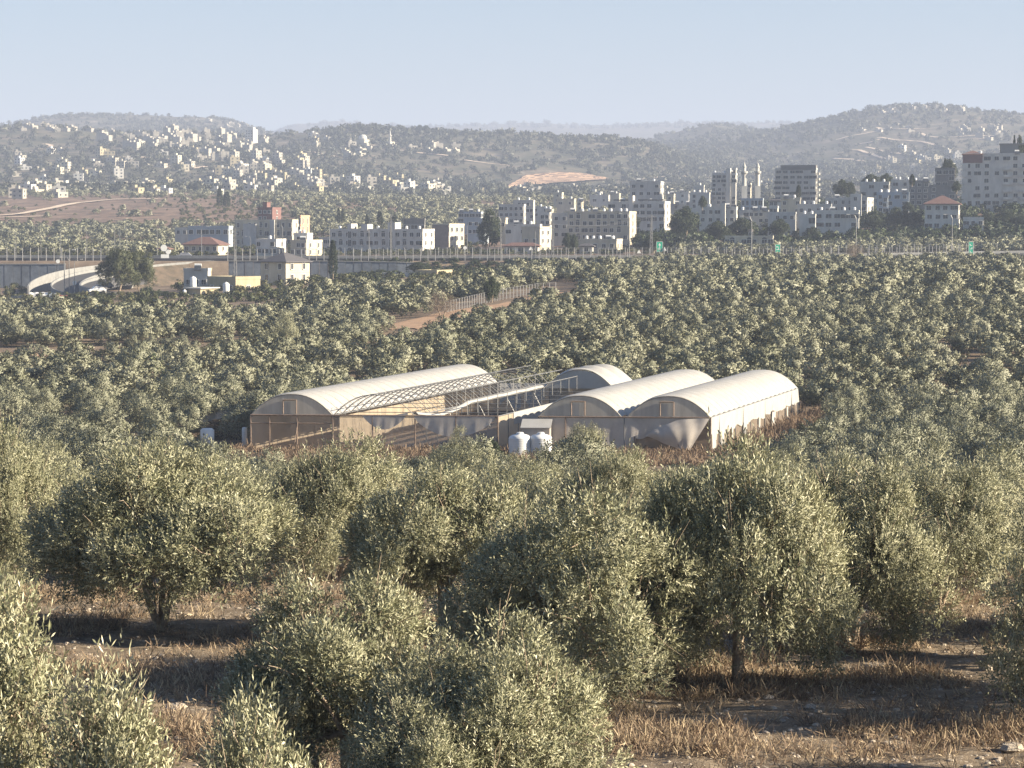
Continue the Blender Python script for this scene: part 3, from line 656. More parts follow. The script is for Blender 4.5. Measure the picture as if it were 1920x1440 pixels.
# prickly pear: flat pads in a heap
rs = np.random.RandomState(77); pads = []
for q in range(150):
    c = np.array([rs.normal() * 1.6, rs.normal() * .8, abs(rs.normal()) * 1.0 + .2]); d1 = unit(np.array([rs.normal() * .5, rs.normal() * .5, 1.0])); d2 = unit(np.cross(d1, rs.normal(size=3))); pads.append([c, c + d2 * .22 + d1 * .2, c + d1 * .5, c - d2 * .22 + d1 * .2])
o = thing('prickly_pear', 'yellow green prickly pear clump in the left grove', 'cactus', GP(305, 345)); link('pads', np_mesh('pads', np.array(pads).reshape(-1, 3), 4, rs.rand(150), M['cactus']), o)

# scrub and trees of the hills, nobody could count them
T_sc = [templ(450 + i, 6, 26, 4, .4, .5, .34) for i in range(4)]
T_sc2 = [templ(460 + i, 5, 110, 3, .2, .24, .2, lr=(.32,.5)) for i in range(4)]
def scatter(n, Y0, Y1, size, fn, px0=-150, px1=2070):
    out = []; k = 0
    while len(out) < n and k < n * 12:
        k += 1; Y = Y0 * (Y1 / Y0) ** rnd.random(); px = rnd.uniform(px0, px1); x = pxx(px, Y)
        c, r = rc(x, Y)
        if rnd.random() > fn(c, r, x, Y): continue
        s = rnd.uniform(*size); out.append((x, Y, G(x, Y) - .1 * s, s, s * rnd.uniform(.6, .9), rnd.random() * 6.28))
    return out
def dens_hill(c, r, x, y):
    if poly_in(c, r, [(945, 358), (955, 328), (1060, 320), (1150, 336), (1130, 350)]): return 0
    v = float(vnoise(np.array([x / 170.]), np.array([y / 300.]))[0]); return min(1, max(0.25, (v - .2) * 1.8))
def dens_brown(c, r, x, y):
    if 330 < c < 1280 and y < 1180: return 0
    d = 0.35 if c < 560 else 1.0
    if r > 425: d = 1.0
    if y > 1700: d = 1
    if c < 470 and 370 < r < 414: d = .05
    v = float(vnoise(np.array([x / 40.]), np.array([y / 60.]))[0]); return d * min(1, max(.05, v * 2 - .3))
sc1 = stamp('hill_scrub', T_sc, scatter(15000, 2050, 5600, (3, 7.2), dens_hill) + scatter(900, 9000, 10100, (7, 13), lambda c, r, x, y: 1), 'shrub', .35)
tag(sc1, kind='stuff')
sc2 = stamp('hillside_olives', T_sc2, scatter(2600, 875, 2050, (2.8, 4.6), dens_brown, -100, 1300), 'olive_far', .15)
tag(sc2, kind='stuff')
tag(stamp('shaded_thicket', T_sc2, scatter(1300, 905, 1500, (2.8, 5.2), lambda c, r, x, y: .9, 1270, 2010) + scatter(60, 930, 1010, (3, 5), lambda c, r, x, y: .9, 1190, 1300), 'dark_leaf', .25), kind='stuff')  # dark leaf colour stands in for the deep shade over this belt
tag(stamp('roadside_olives', T_sc2, scatter(330, 850, 905, (2.6, 4), lambda c, r, x, y: 1, 1270, 2010), 'olive_far', .15), kind='stuff')
def rough(c, r, x, y): return 0 if (60 < c < 330 and 500 < r < 556) or not poly_in(c, r, CLEAR[3]) else 1
tag(stamp('low_scrub', T_sc2, scatter(800, 600, 779, (.7, 2.0), rough, -60, 1000) + scatter(900, 860, 945, (.8, 1.8), lambda c, r, x, y: 1, -60, 1290) + scatter(2600, 950, 1850, (.9, 2.2), lambda c, r, x, y: .9 if not (c < 340 and 372 < r < 414) else .12, -100, 900), 'pine_leaf', .4), kind='stuff')
# weeds hugging the embankment
rs = np.random.RandomState(88)
emb = [(pxx(px, Y), Y, G(pxx(px, Y), Y), rnd.uniform(.8, 1.6), rnd.uniform(.8, 1.4), rnd.random() * 6) for px, Y in ((rnd.uniform(640, 1500), rnd.uniform(772, 789)) for _ in range(700))]
tag(stamp('embankment_scrub', T_sc2, emb, 'dark_leaf', .2), kind='stuff')

# ------------------------------------------------------------------ dry weeds and stones in the foreground
def tufts(n, fn, blades=16, h=(.08, .30), Yr=(41, 80), pr=(-500, 2420), bw=.005):
    P_ = []
    k = 0
    while len(P_) < n and k < n * 20:
        k += 1; Y = Yr[0] * (Yr[1] / Yr[0]) ** rs.rand(); px = rs.uniform(*pr); x = pxx(px, Y)
        if rs.rand() > fn(x, Y, px): continue
        P_.append((x, Y, G(x, Y) - .02))
    P_ = np.array(P_); n = len(P_); hh = rs.uniform(h[0], h[1], n) * (0.6 + 0.8 * rs.rand(n))
    base = P_[:, None] + rs.normal(size=(n, blades, 3)) * np.array([.09, .09, 0]); d = unit(rs.normal(size=(n, blades, 3)) * np.array([.75, .75, .2]) + np.array([0, 0, 1])); ln = hh[:, None, None] * (.5 + .7 * rs.rand(n, blades, 1))
    sd = unit(np.cross(d, rs.normal(size=d.shape))) * bw; mid_ = base + d * ln * .55; tip = base + d * ln + rs.normal(size=d.shape) * .05
    V1 = np.stack([base - sd, base + sd, mid_ + sd * .8, mid_ - sd * .8], 2).reshape(-1, 3); V2 = np.stack([mid_ - sd * 2.2, mid_ + sd * 2.2, tip + sd, tip - sd], 2).reshape(-1, 3)
    tn = (rs.rand(n)[:, None] * .5 + rs.rand(n, blades) * .5).ravel()
    return np.concatenate([V1, V2]), np.concatenate([tn, np.clip(tn + .1, 0, 1)])
def wd(x, Y, px):
    v = float(vnoise(np.array([x / 1.6]), np.array([Y / 1.1]))[0]); band = .5 + .5 * math.cos((Y - 52.6) / 7.0 * 6.283)      # strips left between the ploughed rows
    near_tree = max([0] + [1 - math.hypot(x - a, (Y - b) * 1.3) / (r * 1.3) for a, b, r in spots[:16]])
    return min(1, max(0, (v - .25) * 1.6) * (0.12 + 1.1 * band ** 2 + 1.0 * near_tree))
Vt, tt = tufts(13500, wd)
def gw(x, Y, px):
    return 1.0 if (not in_gh(x, Y, -.3) or Y < 243) else 0
V3, t3 = tufts(2600, gw, 12, (.3, .8), (226, 245), (430, 1450), .02); V4, t4 = tufts(2600, gw, 12, (.4, 1.2), (243, 292), (1350, 1580), .025)
Vt = np.concatenate([Vt, V3, V4]); tt = np.concatenate([tt, t3 * .7, t4 * .55])
tag(link('dry_weeds', np_mesh('dry_weeds', Vt, 4, tt, M['dry'])), kind='stuff')
def stone_mesh(seed):
    r_ = np.random.RandomState(seed); mb = MB(); V_ = []; n, m_ = 7, 4
    for j in range(m_ + 1):
        th = math.pi * j / m_
        for k in range(n): q = 1 + .35 * (r_.rand() - .5); V_.append((math.sin(th) * math.cos(6.283 * k / n) * q, math.sin(th) * math.sin(6.283 * k / n) * q, math.cos(th) * .6 * q))
    mb.add(V_, [(j * n + k, j * n + (k + 1) % n, (j + 1) * n + (k + 1) % n, (j + 1) * n + k) for j in range(m_) for k in range(n)][::-1]); return mb
SM = [stone_mesh(i) for i in range(5)]; smesh = [q.mesh('stone', M['soil_stone']) for q in SM]
big = [(1642, 1262, .30), (1566, 1270, .16), (1720, 1266, .14), (1524, 1333, .15), (1618, 1300, .1), (1700, 1255, .18), (1858, 1260, .17), (1895, 1268, .15), (1445, 1312, .14), (1538, 1340, .1), (1760, 1360, .14), (290, 1290, .2), (325, 1330, .22), (385, 1410, .24), (1330, 1305, .12), (1905, 1410, .22), (1740, 1395, .1), (1480, 1300, .09), (1865, 1110, .12), (1688, 1390, .1)]
for i, (px, row, s) in enumerate(big):
    p = hit(px, row, 30, 90)
    if p is None: continue
    o = link('stone', smesh[i % 5], None, (p.x, p.y, p.z + .02), i * 1.3); o.scale = (s, s * .8, s * .75)
    tag(o, '%s limestone on the ploughed ground, %s from the left among the loose stones' % ('large pale' if s > .19 else 'small pale', nth(sorted([q[0] for q in big]).index(px) + 1)), 'stone', 'loose stones on the ploughed ground')
mbs = MB(); rr_ = random.Random(5)
for q in range(6000):
    Y = 41 * (80 / 41) ** rr_.random(); x = pxx(rr_.uniform(-80, 2000), Y); s = .015 + .06 * rr_.random() ** 3; z = G(x, Y) + s * .1; a = rr_.random() * 6; S = SM[q % 5]
    mbs.add([(x + (vx * math.cos(a) - vy * math.sin(a)) * s, Y + (vx * math.sin(a) + vy * math.cos(a)) * s, z + vz * s) for vx, vy, vz in S.v], S.f)
tag(mbs.build('gravel', M['soil_stone']), kind='stuff')

# ================================================================== GREENHOUSES
BAY = 7.62; EH = 3.25; AR = 1.95; LEN = 54.0
def arch(u0, s, b=BAY, rise=AR):      # s 0..1 across the bay -> (u, z)
    t = (s - .5) * 2; return u0 + b * s, EH + rise * (1 - abs(t) ** 2.3)
def gadd(mb, pts, faces, mi=0): mb.add([gh(*p) for p in pts], faces, mi)
def gtube(mb, pts, r, n=5, mi=0): mb.tube([gh(*p) for p in pts], r, n, mi)
def roof(u0, v0, v1, drape=0.0, rise=AR):
    mb = MB()
    def fn(i, j):
        u, z = arch(u0, i, rise=rise); v = v0 + (v1 - v0) * j; ph = (v / 2.4) % 1.0
        z += 0.17 * math.sin(math.pi * ph) ** .6 - 0.05 + drape * (.3 * math.sin(v * 1.3 + u) + .2 * math.sin(v * 3.1)); return gh(u, v, z)
    mb.grid(fn, 22, int((v1 - v0) / .3)); return mb
def arches(mb, u0, v0, v1, step=2.4, r=.035):
    v = v0
    while v <= v1 + .01:
        gtube(mb, [(arch(u0, k / 14)[0], v, arch(u0, k / 14)[1] - .06) for k in range(15)], r, 4); v += step
def gable(u0, v, dz=0.0):
    mb = MB(); n = 18; V_ = []; 
    for k in range(n + 1): u, z = arch(u0, k / n); V_ += [(u, v, EH), (u, v, z - .03)]
    gadd(mb, V_, [(2 * k, 2 * k + 2, 2 * k + 3, 2 * k + 1) for k in range(n)]); return mb
def panel(parent, u0, v):             # little framed hatch in the gable
    mb = MB(); a, b_ = u0 + BAY * .40, u0 + BAY * .56; z0, z1 = EH + .12, EH + AR * .72
    for q in ([(a, v, z0), (a, v, z1)], [(b_, v, z0), (b_, v, z1)], [(a, v, z1), (b_, v, z1)]): gtube(mb, q, .05, 4)
    mb.build('hatch_frame', M['rust'], parent)
def sheet(parent, name, m, u0, v0, u1, v1, top, bot, folds=0.12, seed=0, n=60, nz=10):
    """hanging film between two plan points; top and bot are functions of s"""
    r_ = np.random.RandomState(seed); ph = r_.rand(6) * 6.28; mb = MB(); du, dv = u1 - u0, v1 - v0; l = math.hypot(du, dv); nu, nv_ = -dv / l, du / l
    def fn(s, t):
        zt, zb = top(s), bot(s); z = zt + (zb - zt) * t
        f = folds * t * (math.sin(s * l * 2.1 + ph[0]) + .6 * math.sin(s * l * 5.3 + ph[1]) + .4 * math.sin(s * l * 9.7 + ph[2] + t * 2)); return gh(u0 + du * s + nu * f, v0 + dv * s + nv_ * f, z)
    mb.grid(fn, n, nz); return mb.build(name, m, parent, smooth=True)

# --- left greenhouse: covered bay, two stripped bays
L1 = thing('greenhouse', 'long left greenhouse, one bay under white film and the rest bare arches', 'greenhouse', (0, 0, 0))
for o, mb in (('roof_cover', roof(0, 0, LEN)),): mb.build(o, M['cover'], L1, smooth=True)
gable(0, 0).build('gable', M['gable'], L1); panel(L1, 0, -.08)
mb = roof(2 * BAY + .2, LEN - 10, LEN, .35); mb.build('loose_cover', M['cover'], L1, smooth=True); gable(2 * BAY + .2, LEN - 9.8).build('loose_gable', M['cover'], L1)
fr = MB()
arches(fr, 0, 0, LEN, 2.4, .04)
arches(fr, BAY, 0, LEN - 6, 2.4, .035)
# crossed bracing gives the lattice look of the stripped bay
for k in range(16):
    v = k * 2.4
    gtube(fr, [(arch(BAY, q / 10)[0], v + 2.4 * q / 10 * 1.6, arch(BAY, q / 10)[1] - .05) for q in range(11)], .022, 4)
gtube(fr, [(BAY * 1.5, 0, EH + AR), (BAY * 1.5, LEN, EH + AR)], .04, 4)
for u in (0, BAY, 2 * BAY, 3 * BAY):
    gtube(fr, [(u, 0, EH), (u, LEN, EH)], .06, 5)
    for k in range(17):
        v = k * LEN / 16; gtube(fr, [(u, v, -.3), (u, v, EH)], .06, 5)
        if u == 2 * BAY and k % 3 == 0: gtube(fr, [(u, v, EH - .1), (u + 1.4, v, .4)], .02, 4)
for k in range(0, 17):
    v = k * LEN / 16
    if k % 2 == 0: gtube(fr, [(BAY, v, EH - .15), (3 * BAY, v, EH - .15)], .035, 4)
    gtube(fr, [(BAY * 2.5, v, EH - .1), (BAY * 2.5, v, EH + 1.2)], .03, 4) if k < 16 else None
gtube(fr, [(BAY * 2.5, 4, EH + 1.2), (BAY * 2.5, LEN, EH + 1.35)], .05, 5)
gtube(fr, [(BAY * 1.95, 12, EH + 1.5), (BAY * 1.95, LEN, EH + 1.5)], .05, 5)
for k in range(5, 17): gtube(fr, [(BAY * 1.95, k * 2.85, EH), (BAY * 1.95, k * 2.85, EH + 1.5)], .03, 4)
fr.build('steel_frame', M['metal'], L1)
def hoops(parent, u0):
    for k in range(int(LEN / 2.4) + 1):
        mb = MB(); v = k * 2.4
        gtube(mb, [(arch(u0, q / 16)[0], v, arch(u0, q / 16)[1] - .015) for q in range(17)], .035, 4); mb.build('hoop', M['gable'], parent)
hoops(L1, 0)
pf = MB()
for s, u in enumerate([0, 1.75, 4.3, 7.62, 11.3, 15.24, 19.0, 22.86]):
    gtube(pf, [(u, -.06, -.3), (u, -.06, EH)], .075, 5)
gtube(pf, [(0, -.06, EH), (22.9, -.06, EH)], .08, 5); gtube(pf, [(0, -.06, EH - .75), (7.6, -.06, EH - .75)], .05, 4); gtube(pf, [(7.6, -.06, .5), (14, -.06, .5)], .05, 4)
gtube(pf, [(4.4, -.1, EH - .6), (4.1, -.3, .2)], .04, 4)
pf.build('front_posts', M['rust'], L1)
sheet(L1, 'front_net', M['netting'], 0, 0, 3 * BAY, 0, lambda s: EH - .03, lambda s: -.2, .03, 1)
sheet(L1, 'side_net', M['tan_net'], 0, 0, 0, LEN, lambda s: EH - .05, lambda s: -.2, .04, 2)
sheet(L1, 'back_net', M['tan_net'], 0, LEN, 3 * BAY, LEN, lambda s: EH - .05, lambda s: .0, .04, 3)
sheet(L1, 'bay_curtain', M['tan_net'], BAY + .12, 1.5, BAY + .12, 34, lambda s: EH - .2, lambda s: .4 + .25 * math.sin(s * 60) ** 2, .10, 4, n=120)
sheet(L1, 'side_wall', M['tan_net'], 3 * BAY, 0, 3 * BAY, LEN * .8, lambda s: EH - .02, lambda s: -.2, .04, 5)
sheet(L1, 'white_band', M['cover'], 3 * BAY + .07, 5, 3 * BAY + .07, LEN * .8, lambda s: EH + .02, lambda s: EH - 1.1 - .3 * s, .05, 6)
sheet(L1, 'torn_film', M['front_film'], 10.4, -.12, 14.6, -.12, lambda s: EH - .02 + .75 * max(0, s - .6), lambda s: EH - .02 - 1.25 * math.sin(math.pi * min(1, s * 1.05)) ** .8, .03, 7, n=30)
sheet(L1, 'torn_film', M['front_film'], 15.2, -.12, 22.6, -.12, lambda s: EH - .02, lambda s: EH - .05 - 1.75 * max(0, math.sin(math.pi * s)) ** .7 - .1, .03, 8, n=40)
# sagging gutter film running back between the stripped bays
mb = MB(); mb.grid(lambda s, t: gh(2 * BAY - .3 + .6 * t, s * LEN * .93, EH + .12 + .25 * math.sin(t * 3.1) - .55 * math.sin(math.pi * min(1, s * 3)) * (s < .33) + .02 * math.sin(s * 40)), 90, 5); mb.build('gutter_film', M['cover'], L1, smooth=True)
# torn films hanging at the back of the stripped bays
for k in range(5): sheet(L1, 'hanging_film', M['cover'], BAY + 2 + k * 2.6, LEN - 6 + .3 * k, BAY + 4.2 + k * 2.6, LEN - 5.6, lambda s: EH + .3, lambda s, k=k: 1.1 + .6 * math.sin(k * 2 + s * 6), .12, 20 + k, n=14)
# dark plant beds in the open house
bd = MB()
for k in range(7):
    u = BAY + 1.2 + k * 2.0; bd.add([gh(u, 1.5, 0), gh(u + .9, 1.5, 0), gh(u + .9, LEN - 2, 0), gh(u, LEN - 2, 0), gh(u + .1, 1.5, .22), gh(u + .8, 1.5, .22), gh(u + .8, LEN - 2, .22), gh(u + .1, LEN - 2, .22)], [(0, 1, 5, 4), (1, 2, 6, 5), (2, 3, 7, 6), (3, 0, 4, 7), (4, 5, 6, 7)])
bd.build('plant_bed', M['black_net'], L1)
# --- right greenhouse: two covered bays
LEN = 46.0
U1 = 26.55
R1 = thing('greenhouse', 'right greenhouse with two white barrel roofs side by side', 'greenhouse', (0, 0, 0))
for k in (0, 1):
    u = U1 + k * BAY * 1.06; roof(u, 0, LEN, 0).build('roof_cover', M['cover'], R1, smooth=True); gable(u, 0).build('gable', M['gable'], R1); panel(R1, u, -.08)
    g2 = gable(u, LEN); g2.build('gable', M['gable'], R1); hoops(R1, u)
UR = U1 + BAY * 2.06
fr = MB(); arches(fr, U1, 0, LEN, 2.4, .04); arches(fr, U1 + BAY * 1.06, 0, LEN, 2.4, .04)
for u in (U1, U1 + BAY * 1.03, UR):
    gtube(fr, [(u, 0, EH), (u, LEN, EH)], .06)
    for k in range(13): gtube(fr, [(u, k * LEN / 12, -.3), (u, k * LEN / 12, EH)], .06)
fr.build('steel_frame', M['metal'], R1)
pf = MB()
gtube(pf, [(U1, -.07, EH), (UR, -.07, EH)], .07); gtube(pf, [(UR, -.07, -.3), (UR, -.07, EH)], .08); gtube(pf, [(U1 + 2.5, -.07, -.3), (U1 + 2.5, -.07, EH)], .06)
for u in (U1 + 8.8, U1 + 11.9, U1 + 13.6): gtube(pf, [(u, -.05, -.3), (u, -.05, 1.5)], .06)
gtube(pf, [(U1 + 8.6, -.05, .35), (U1 + 12.6, -.05, .35)], .05); gtube(pf, [(UR - 1.4, -.05, EH - .95), (UR, -.05, EH - .95)], .05)
pf.build('front_posts', M['rust'], R1)
sheet(R1, 'front_film', M['front_film'], U1, 0, UR, 0, lambda s: EH - .04, lambda s: -.1 if s < .56 else (1.45 + .2 * math.sin(s * 40) if s < .93 else EH - .3), .07, 9, n=90)
sheet(R1, 'inner_net', M['netting'], U1 + .2, .35, UR - .1, .35, lambda s: EH - .2, lambda s: -.1, .03, 10)
# loose flap torn open at the corner
mb = MB(); A, B_, C_, D_ = gh(UR - .1, -.15, EH - .1), gh(UR - 6.0, -.25, 1.65), gh(UR - 1.9, -.75, .05), gh(UR - 4.6, -.2, 2.4)
def flap(s, t):
    top = A.lerp(B_, s) + Vector((0, 0, .55 * math.sin(math.pi * s))); p = top.lerp(C_.lerp(B_, s ** 1.5), t); return p + Vector((0, -.5 * math.sin(math.pi * t) * math.sin(math.pi * s) - .05 * math.sin(s * 22 + t * 5), .03 * math.sin(s * 17)))
mb.grid(flap, 24, 12); mb.build('torn_flap', M['front_film'], R1, smooth=True)
sheet(R1, 'side_sheet', M['cover'], UR + .05, 0, UR + .05, LEN, lambda s: EH - .02, lambda s: EH - 1.75 + .25 * s + .12 * math.sin(s * 31) + .1 * math.sin(s * 77), .09, 11, n=150)
sheet(R1, 'side_net', M['netting'], UR - .05, 0, UR - .05, LEN, lambda s: EH - .1, lambda s: -.2, .05, 12, n=80)
for k, (a, b_) in enumerate([(0, .05), (.09, .12), (.2, .22), (.33, .36), (.5, .52), (.66, .70), (.84, .86)]):
    sheet(R1, 'hanging_film', M['cover'], UR + .12, a * LEN, UR + .12, b_ * LEN, lambda s: 1.75, lambda s, k=k: .15 + .5 * ((k * 37) % 5) / 5, .08, 30 + k, n=14)
sheet(R1, 'left_wall', M['tan_net'], U1, 0, U1, LEN, lambda s: EH - .04, lambda s: -.2, .04, 13)
sheet(R1, 'back_net', M['tan_net'], U1, LEN, UR, LEN, lambda s: EH - .05, lambda s: -.2, .04, 14)

# porch before the right greenhouse
t = thing('porch', 'little film covered porch in front of the right greenhouse left bay', 'porch', gh(25.7, -2.4, 0), -GB)
mb = MB(); mb.box(0, 2.5, 0, 2.1, -.3, 2.35); mb.build('wall', M['front_film'], t)
mb = MB(); mb.add([(-.12, -.15, 2.36), (2.62, -.15, 2.36), (2.62, 2.0, 3.0), (-.12, 2.0, 3.0), (-.12, -.15, 2.42), (2.62, -.15, 2.42), (2.62, 2.0, 3.06), (-.12, 2.0, 3.06)], [(0, 3, 2, 1), (4, 5, 6, 7), (0, 1, 5, 4), (1, 2, 6, 5), (2, 3, 7, 6), (3, 0, 4, 7)]); mb.build('roof', M['cover'], t)
# two water tanks
for k, (px, lab) in enumerate([(975, 'left white ribbed water tank in front of the greenhouses'), (1014, 'right white ribbed water tank in front of the greenhouses')]):
    Yt = 236; x = pxx(px, Yt); base = CAMZ - 20.25
    t = thing('water_tank', lab, 'water tank', (x, Yt, base), k, 'white water tanks before the greenhouses')
    pr = [(1.0, -.1)]
    for q in range(12): pr += [(1.0, q * .15), (1.03, q * .15 + .05), (1.0, q * .15 + .12)]
    pr += [(.98, 1.85), (.75, 2.02), (.34, 2.12), (.34, 2.2)]
    mb = MB(); mb.lathe(pr, 28); mb.build('body', M['tank'], t, smooth=True); mb = MB(); mb.lathe([(.3, 2.2), (.3, 2.27), (.1, 2.3)], 16); mb.build('lid', M['tank'], t)
# black shade net shed left of the greenhouse
Yn = 256
t = thing('shade_net_shelter', 'low black shade net shelter left of the greenhouses', 'shade shelter', GP(345, Yn))
z0 = G(pxx(400, Yn), Yn)
def np_(px, y, z): return Vector((pxx(px, y), y, z)) - Vector(t.location)
tl, tr = rowz(800, Yn), rowz(774, Yn)
mb = MB(); A = [np_(342, Yn, tl), np_(462, Yn, tr + .1), np_(470, Yn + 16, tr + .2), np_(356, Yn + 16, tl + .4)]
mb.grid(lambda s, q: (A[0].lerp(A[1], s)).lerp(A[3].lerp(A[2], s), q) + Vector((0, 0, -.25 * math.sin(math.pi * ((s * 4) % 1)) * .5)), 24, 6); mb.build('net_roof', M['black_net'], t)
mb = MB(); mb.grid(lambda s, q: np_(380 + 82 * s, Yn, tl + (tr - tl) * (.3 + .7 * s) - q * ((tl + (tr - tl) * s) - z0 + .2)), 16, 4); mb.build('net_wall', M['black_net'], t)
mb = MB()
for q in (345, 380, 420, 460): mb.tube([np_(q, Yn - .1, z0 - .3), np_(q, Yn - .1, tl + (tr - tl) * (q - 342) / 120)], .05, 5)
mb.build('post', M['rust'], t)
for px, wd_, h, lab in [(388, 1.3, 1.9, 'white plastic barrel by the black shade net shelter'), (458, .5, 2.0, 'narrow white drum at the left corner of the greenhouse')]:
    p = Vector((pxx(px, 247), 247, CAMZ - 20.35)); mb = MB(); mb.lathe([(wd_ / 2 * .92, 0), (wd_ / 2, .1), (wd_ / 2, h * .5), (wd_ / 2 * 1.03, h * .52), (wd_ / 2, h * .55), (wd_ / 2, h * .92), (wd_ / 2 * .7, h), (.05, h + .02)], 18); o = mb.build('barrel', M['tank'], smooth=True); o.location = p; tag(o, lab, 'barrel')

# ================================================================== TOWN
TANKS = []
WIN = {}
def window_mesh(w, h, arched=False):
    k = (round(w, 1), round(h, 1), arched)
    if k not in WIN:
        w, h = k[0], k[1]; mb = MB(); mb.box(-w / 2, w / 2, -.02, .05, 0, h, 0)
        f = .13; y0 = -.14
        mb.box(-w / 2 - f, -w / 2, y0, .05, -f, h + f, 1); mb.box(w / 2, w / 2 + f, y0, .05, -f, h + f, 1); mb.box(-w / 2, w / 2, y0, .05, h, h + f, 1); mb.box(-w / 2 - .1, w / 2 + .1, y0 - .12, .05, -f - .02, -.002, 1)
        mb.box(-.03, .03, -.06, .04, 0, h, 1)
        if arched: n = 8; mb.add([(w / 2 * math.cos(math.pi * q / n), -.15, h + f + .35 * w * math.sin(math.pi * q / n)) for q in range(n + 1)], [tuple(range(n + 1))], 0)
        WIN[k] = mb.mesh('window', [M['glass'], M['frame']])
    return WIN[k]
def building(label, pxL, pxC, pxR, top, base, Y, wall='stone_white', floors=None, roof='flat', cols=None, scols=None, win=(1.2, 1.3), dep=13.0, name='building', cat='building', arched=False, tanks=0, ground=True, parent_extra=None, side_mat=None, skip=None, rooms=0, ledges=True):
    w_ = (pxC - pxL) / F * Y; sw = max(pxR - pxC, 0) / F * Y
    phi = math.asin(min(.9, max(sw, .01) / dep)) if sw > 0 else math.radians(4)
    if sw > 0 and phi < .17: phi = .17; dep = sw / math.sin(phi)
    w_ /= math.cos(phi)
    zt, zb = rowz(top, Y), rowz(base, Y); H = zt - zb
    x0 = pxx(pxL, Y)
    t = thing(name, label, cat, (x0, Y, zb), -phi, 'buildings of the town')
    nf = floors or max(1, round(H / 3.2)); fh = H / nf
    mb = MB(); mb.box(0, w_, 0, dep, -5, H)
    if ledges:
        for k in range(1, nf): mb.box(-.06, w_ + .06, -.08, dep, k * fh - .1, k * fh + .08)
    mb.build('wall', M[wall], t)
    if roof == 'flat':
        mb = MB(); r = .28; h = .75
        mb.box(-.1, w_ + .1, -.1, r, H + .003, H + h); mb.box(-.1, w_ + .1, dep - r, dep + .1, H + .003, H + h); mb.box(-.1, r, r, dep - r, H + .003, H + h); mb.box(w_ - r, w_ + .1, r, dep - r, H + .003, H + h); mb.build('parapet', M[wall], t)
        mb = MB(); mb.box(r, w_ - r, r, dep - r, H + .003, H + .06); mb.build('roof', M['roof_flat'], t)
    elif roof in ('hip_red', 'hip_dark'):
        m = M['tile_red' if roof == 'hip_red' else 'tile_dark']; e = .7; rh = min(w_, dep) * .27; a = min(w_, dep) / 2; mb = MB()
        if w_ >= dep: r1, r2 = (a, dep / 2, H + rh), (w_ - a, dep / 2, H + rh)
        else: r1, r2 = (w_ / 2, a, H + rh), (w_ / 2, dep - a, H + rh)
        c = [(-e, -e, H), (w_ + e, -e, H), (w_ + e, dep + e, H), (-e, dep + e, H)]; c2 = [(q[0], q[1], H - .25) for q in c]
        if w_ >= dep: fs = [(0, 1, 9, 8), (1, 2, 9), (2, 3, 8, 9), (3, 0, 8)]
        else: fs = [(0, 1, 8), (1, 2, 9, 8), (2, 3, 9), (3, 0, 8, 9)]
        mb.add(c + c2 + [r1, r2], fs + [(4, 5, 1, 0), (5, 6, 2, 1), (6, 7, 3, 2), (7, 4, 0, 3), (7, 6, 5, 4)]); mb.build('roof', m, t)
    nc = cols if cols is not None else max(1, int(w_ / 3.6)); ns = scols if scols is not None else (max(1, int(dep / 4.5)) if sw > .8 else 0)
    wm = window_mesh(win[0], win[1]); wa = window_mesh(win[0], win[1], True); rq = random.Random(int(pxL * 7 + top))
    for k in range(nf):
        zz = k * fh + fh * .5 - win[1] / 2 + .15
        for c in range(nc):
            if skip and (c, k) in skip: continue
            q = rq.random(); xx = (c + .5) * w_ / nc + rq.uniform(-.25, .25)
            if q < .14 and not skip: continue
            m_ = wa if arched and (c % 3 == 1) else (window_mesh(win[0] * 1.7, win[1]) if q > .86 else wm)
            link('window', m_, t, (xx, -.003, zz))
        for c in range(ns): link('window', wm, t, (w_ + .003, (c + .5) * dep / ns, zz), math.pi / 2)
    if rooms:
        for q in range(rooms):
            a = w_ * (.15 + .6 * q / rooms); mb = MB(); mb.box(a, a + min(5, w_ * .3), dep * .3, dep * .3 + 4, H + .06, H + 2.8); mb.box(a - .2, a + min(5, w_ * .3) + .2, dep * .3 - .2, dep * .3 + 4.2, H + 2.803, H + 3.0); mb.build('roof_room', M[wall], t)
    c, s = math.cos(-phi), math.sin(-phi)
    for q in range(tanks):
        lx = w_ * (q + .5) / tanks + rq.uniform(-.6, .6); ly = dep * rq.uniform(.15, .3)
        TANKS.append((x0 + lx * c - ly * s, Y + lx * s + ly * c, zb + H + .06, rq.random(), label, q, tanks))
    return t, w_, dep, H, fh, nf
def extra(t, name, m, *boxes):
    mb = MB()
    for b_ in boxes: mb.box(*b_)
    return mb.build(name, M[m], t)
B = building
# ---- long white apartment block
t, w_, d_, H, fh, nf = B('long white apartment block with arched windows and two stair towers', 620, 795, 815, 433, 479, 950, 'stone_white', 3, cols=13, scols=2, arched=True, tanks=7, win=(1.4, 1.4))
q = w_ / 175
extra(t, 'stair_tower', 'stone_white', (34 * q, 41 * q, -.35, 6, -.5, H + 2.6)); extra(t, 'stair_tower', 'stone_white', (110 * q, 124 * q, -.35, 6, -.5, H + 3.0)); extra(t, 'stair_tower', 'stone_white', (60 * q, 72 * q, -.4, 5, H, H + 2.4))
for kk in range(3):
    link('window', window_mesh(1.2, 2.3), t, (38 * q, -.36, kk * fh + .4)); link('window', window_mesh(1.2, 2.3), t, (116 * q, -.36, kk * fh + .4))
t, w_, d_, H, fh, nf = B('brown fronted shop block with a lit cream right wall, right of the white apartments', 812, 843, 870, 423, 472, 985, 'stone_cream', 3, cols=3, scols=3, win=(1.5, 1.6), dep=12); extra(t, 'front_cladding', 'stone_brown', (-.2, w_ - .1, -.3, -.05, -.3, H + .3))
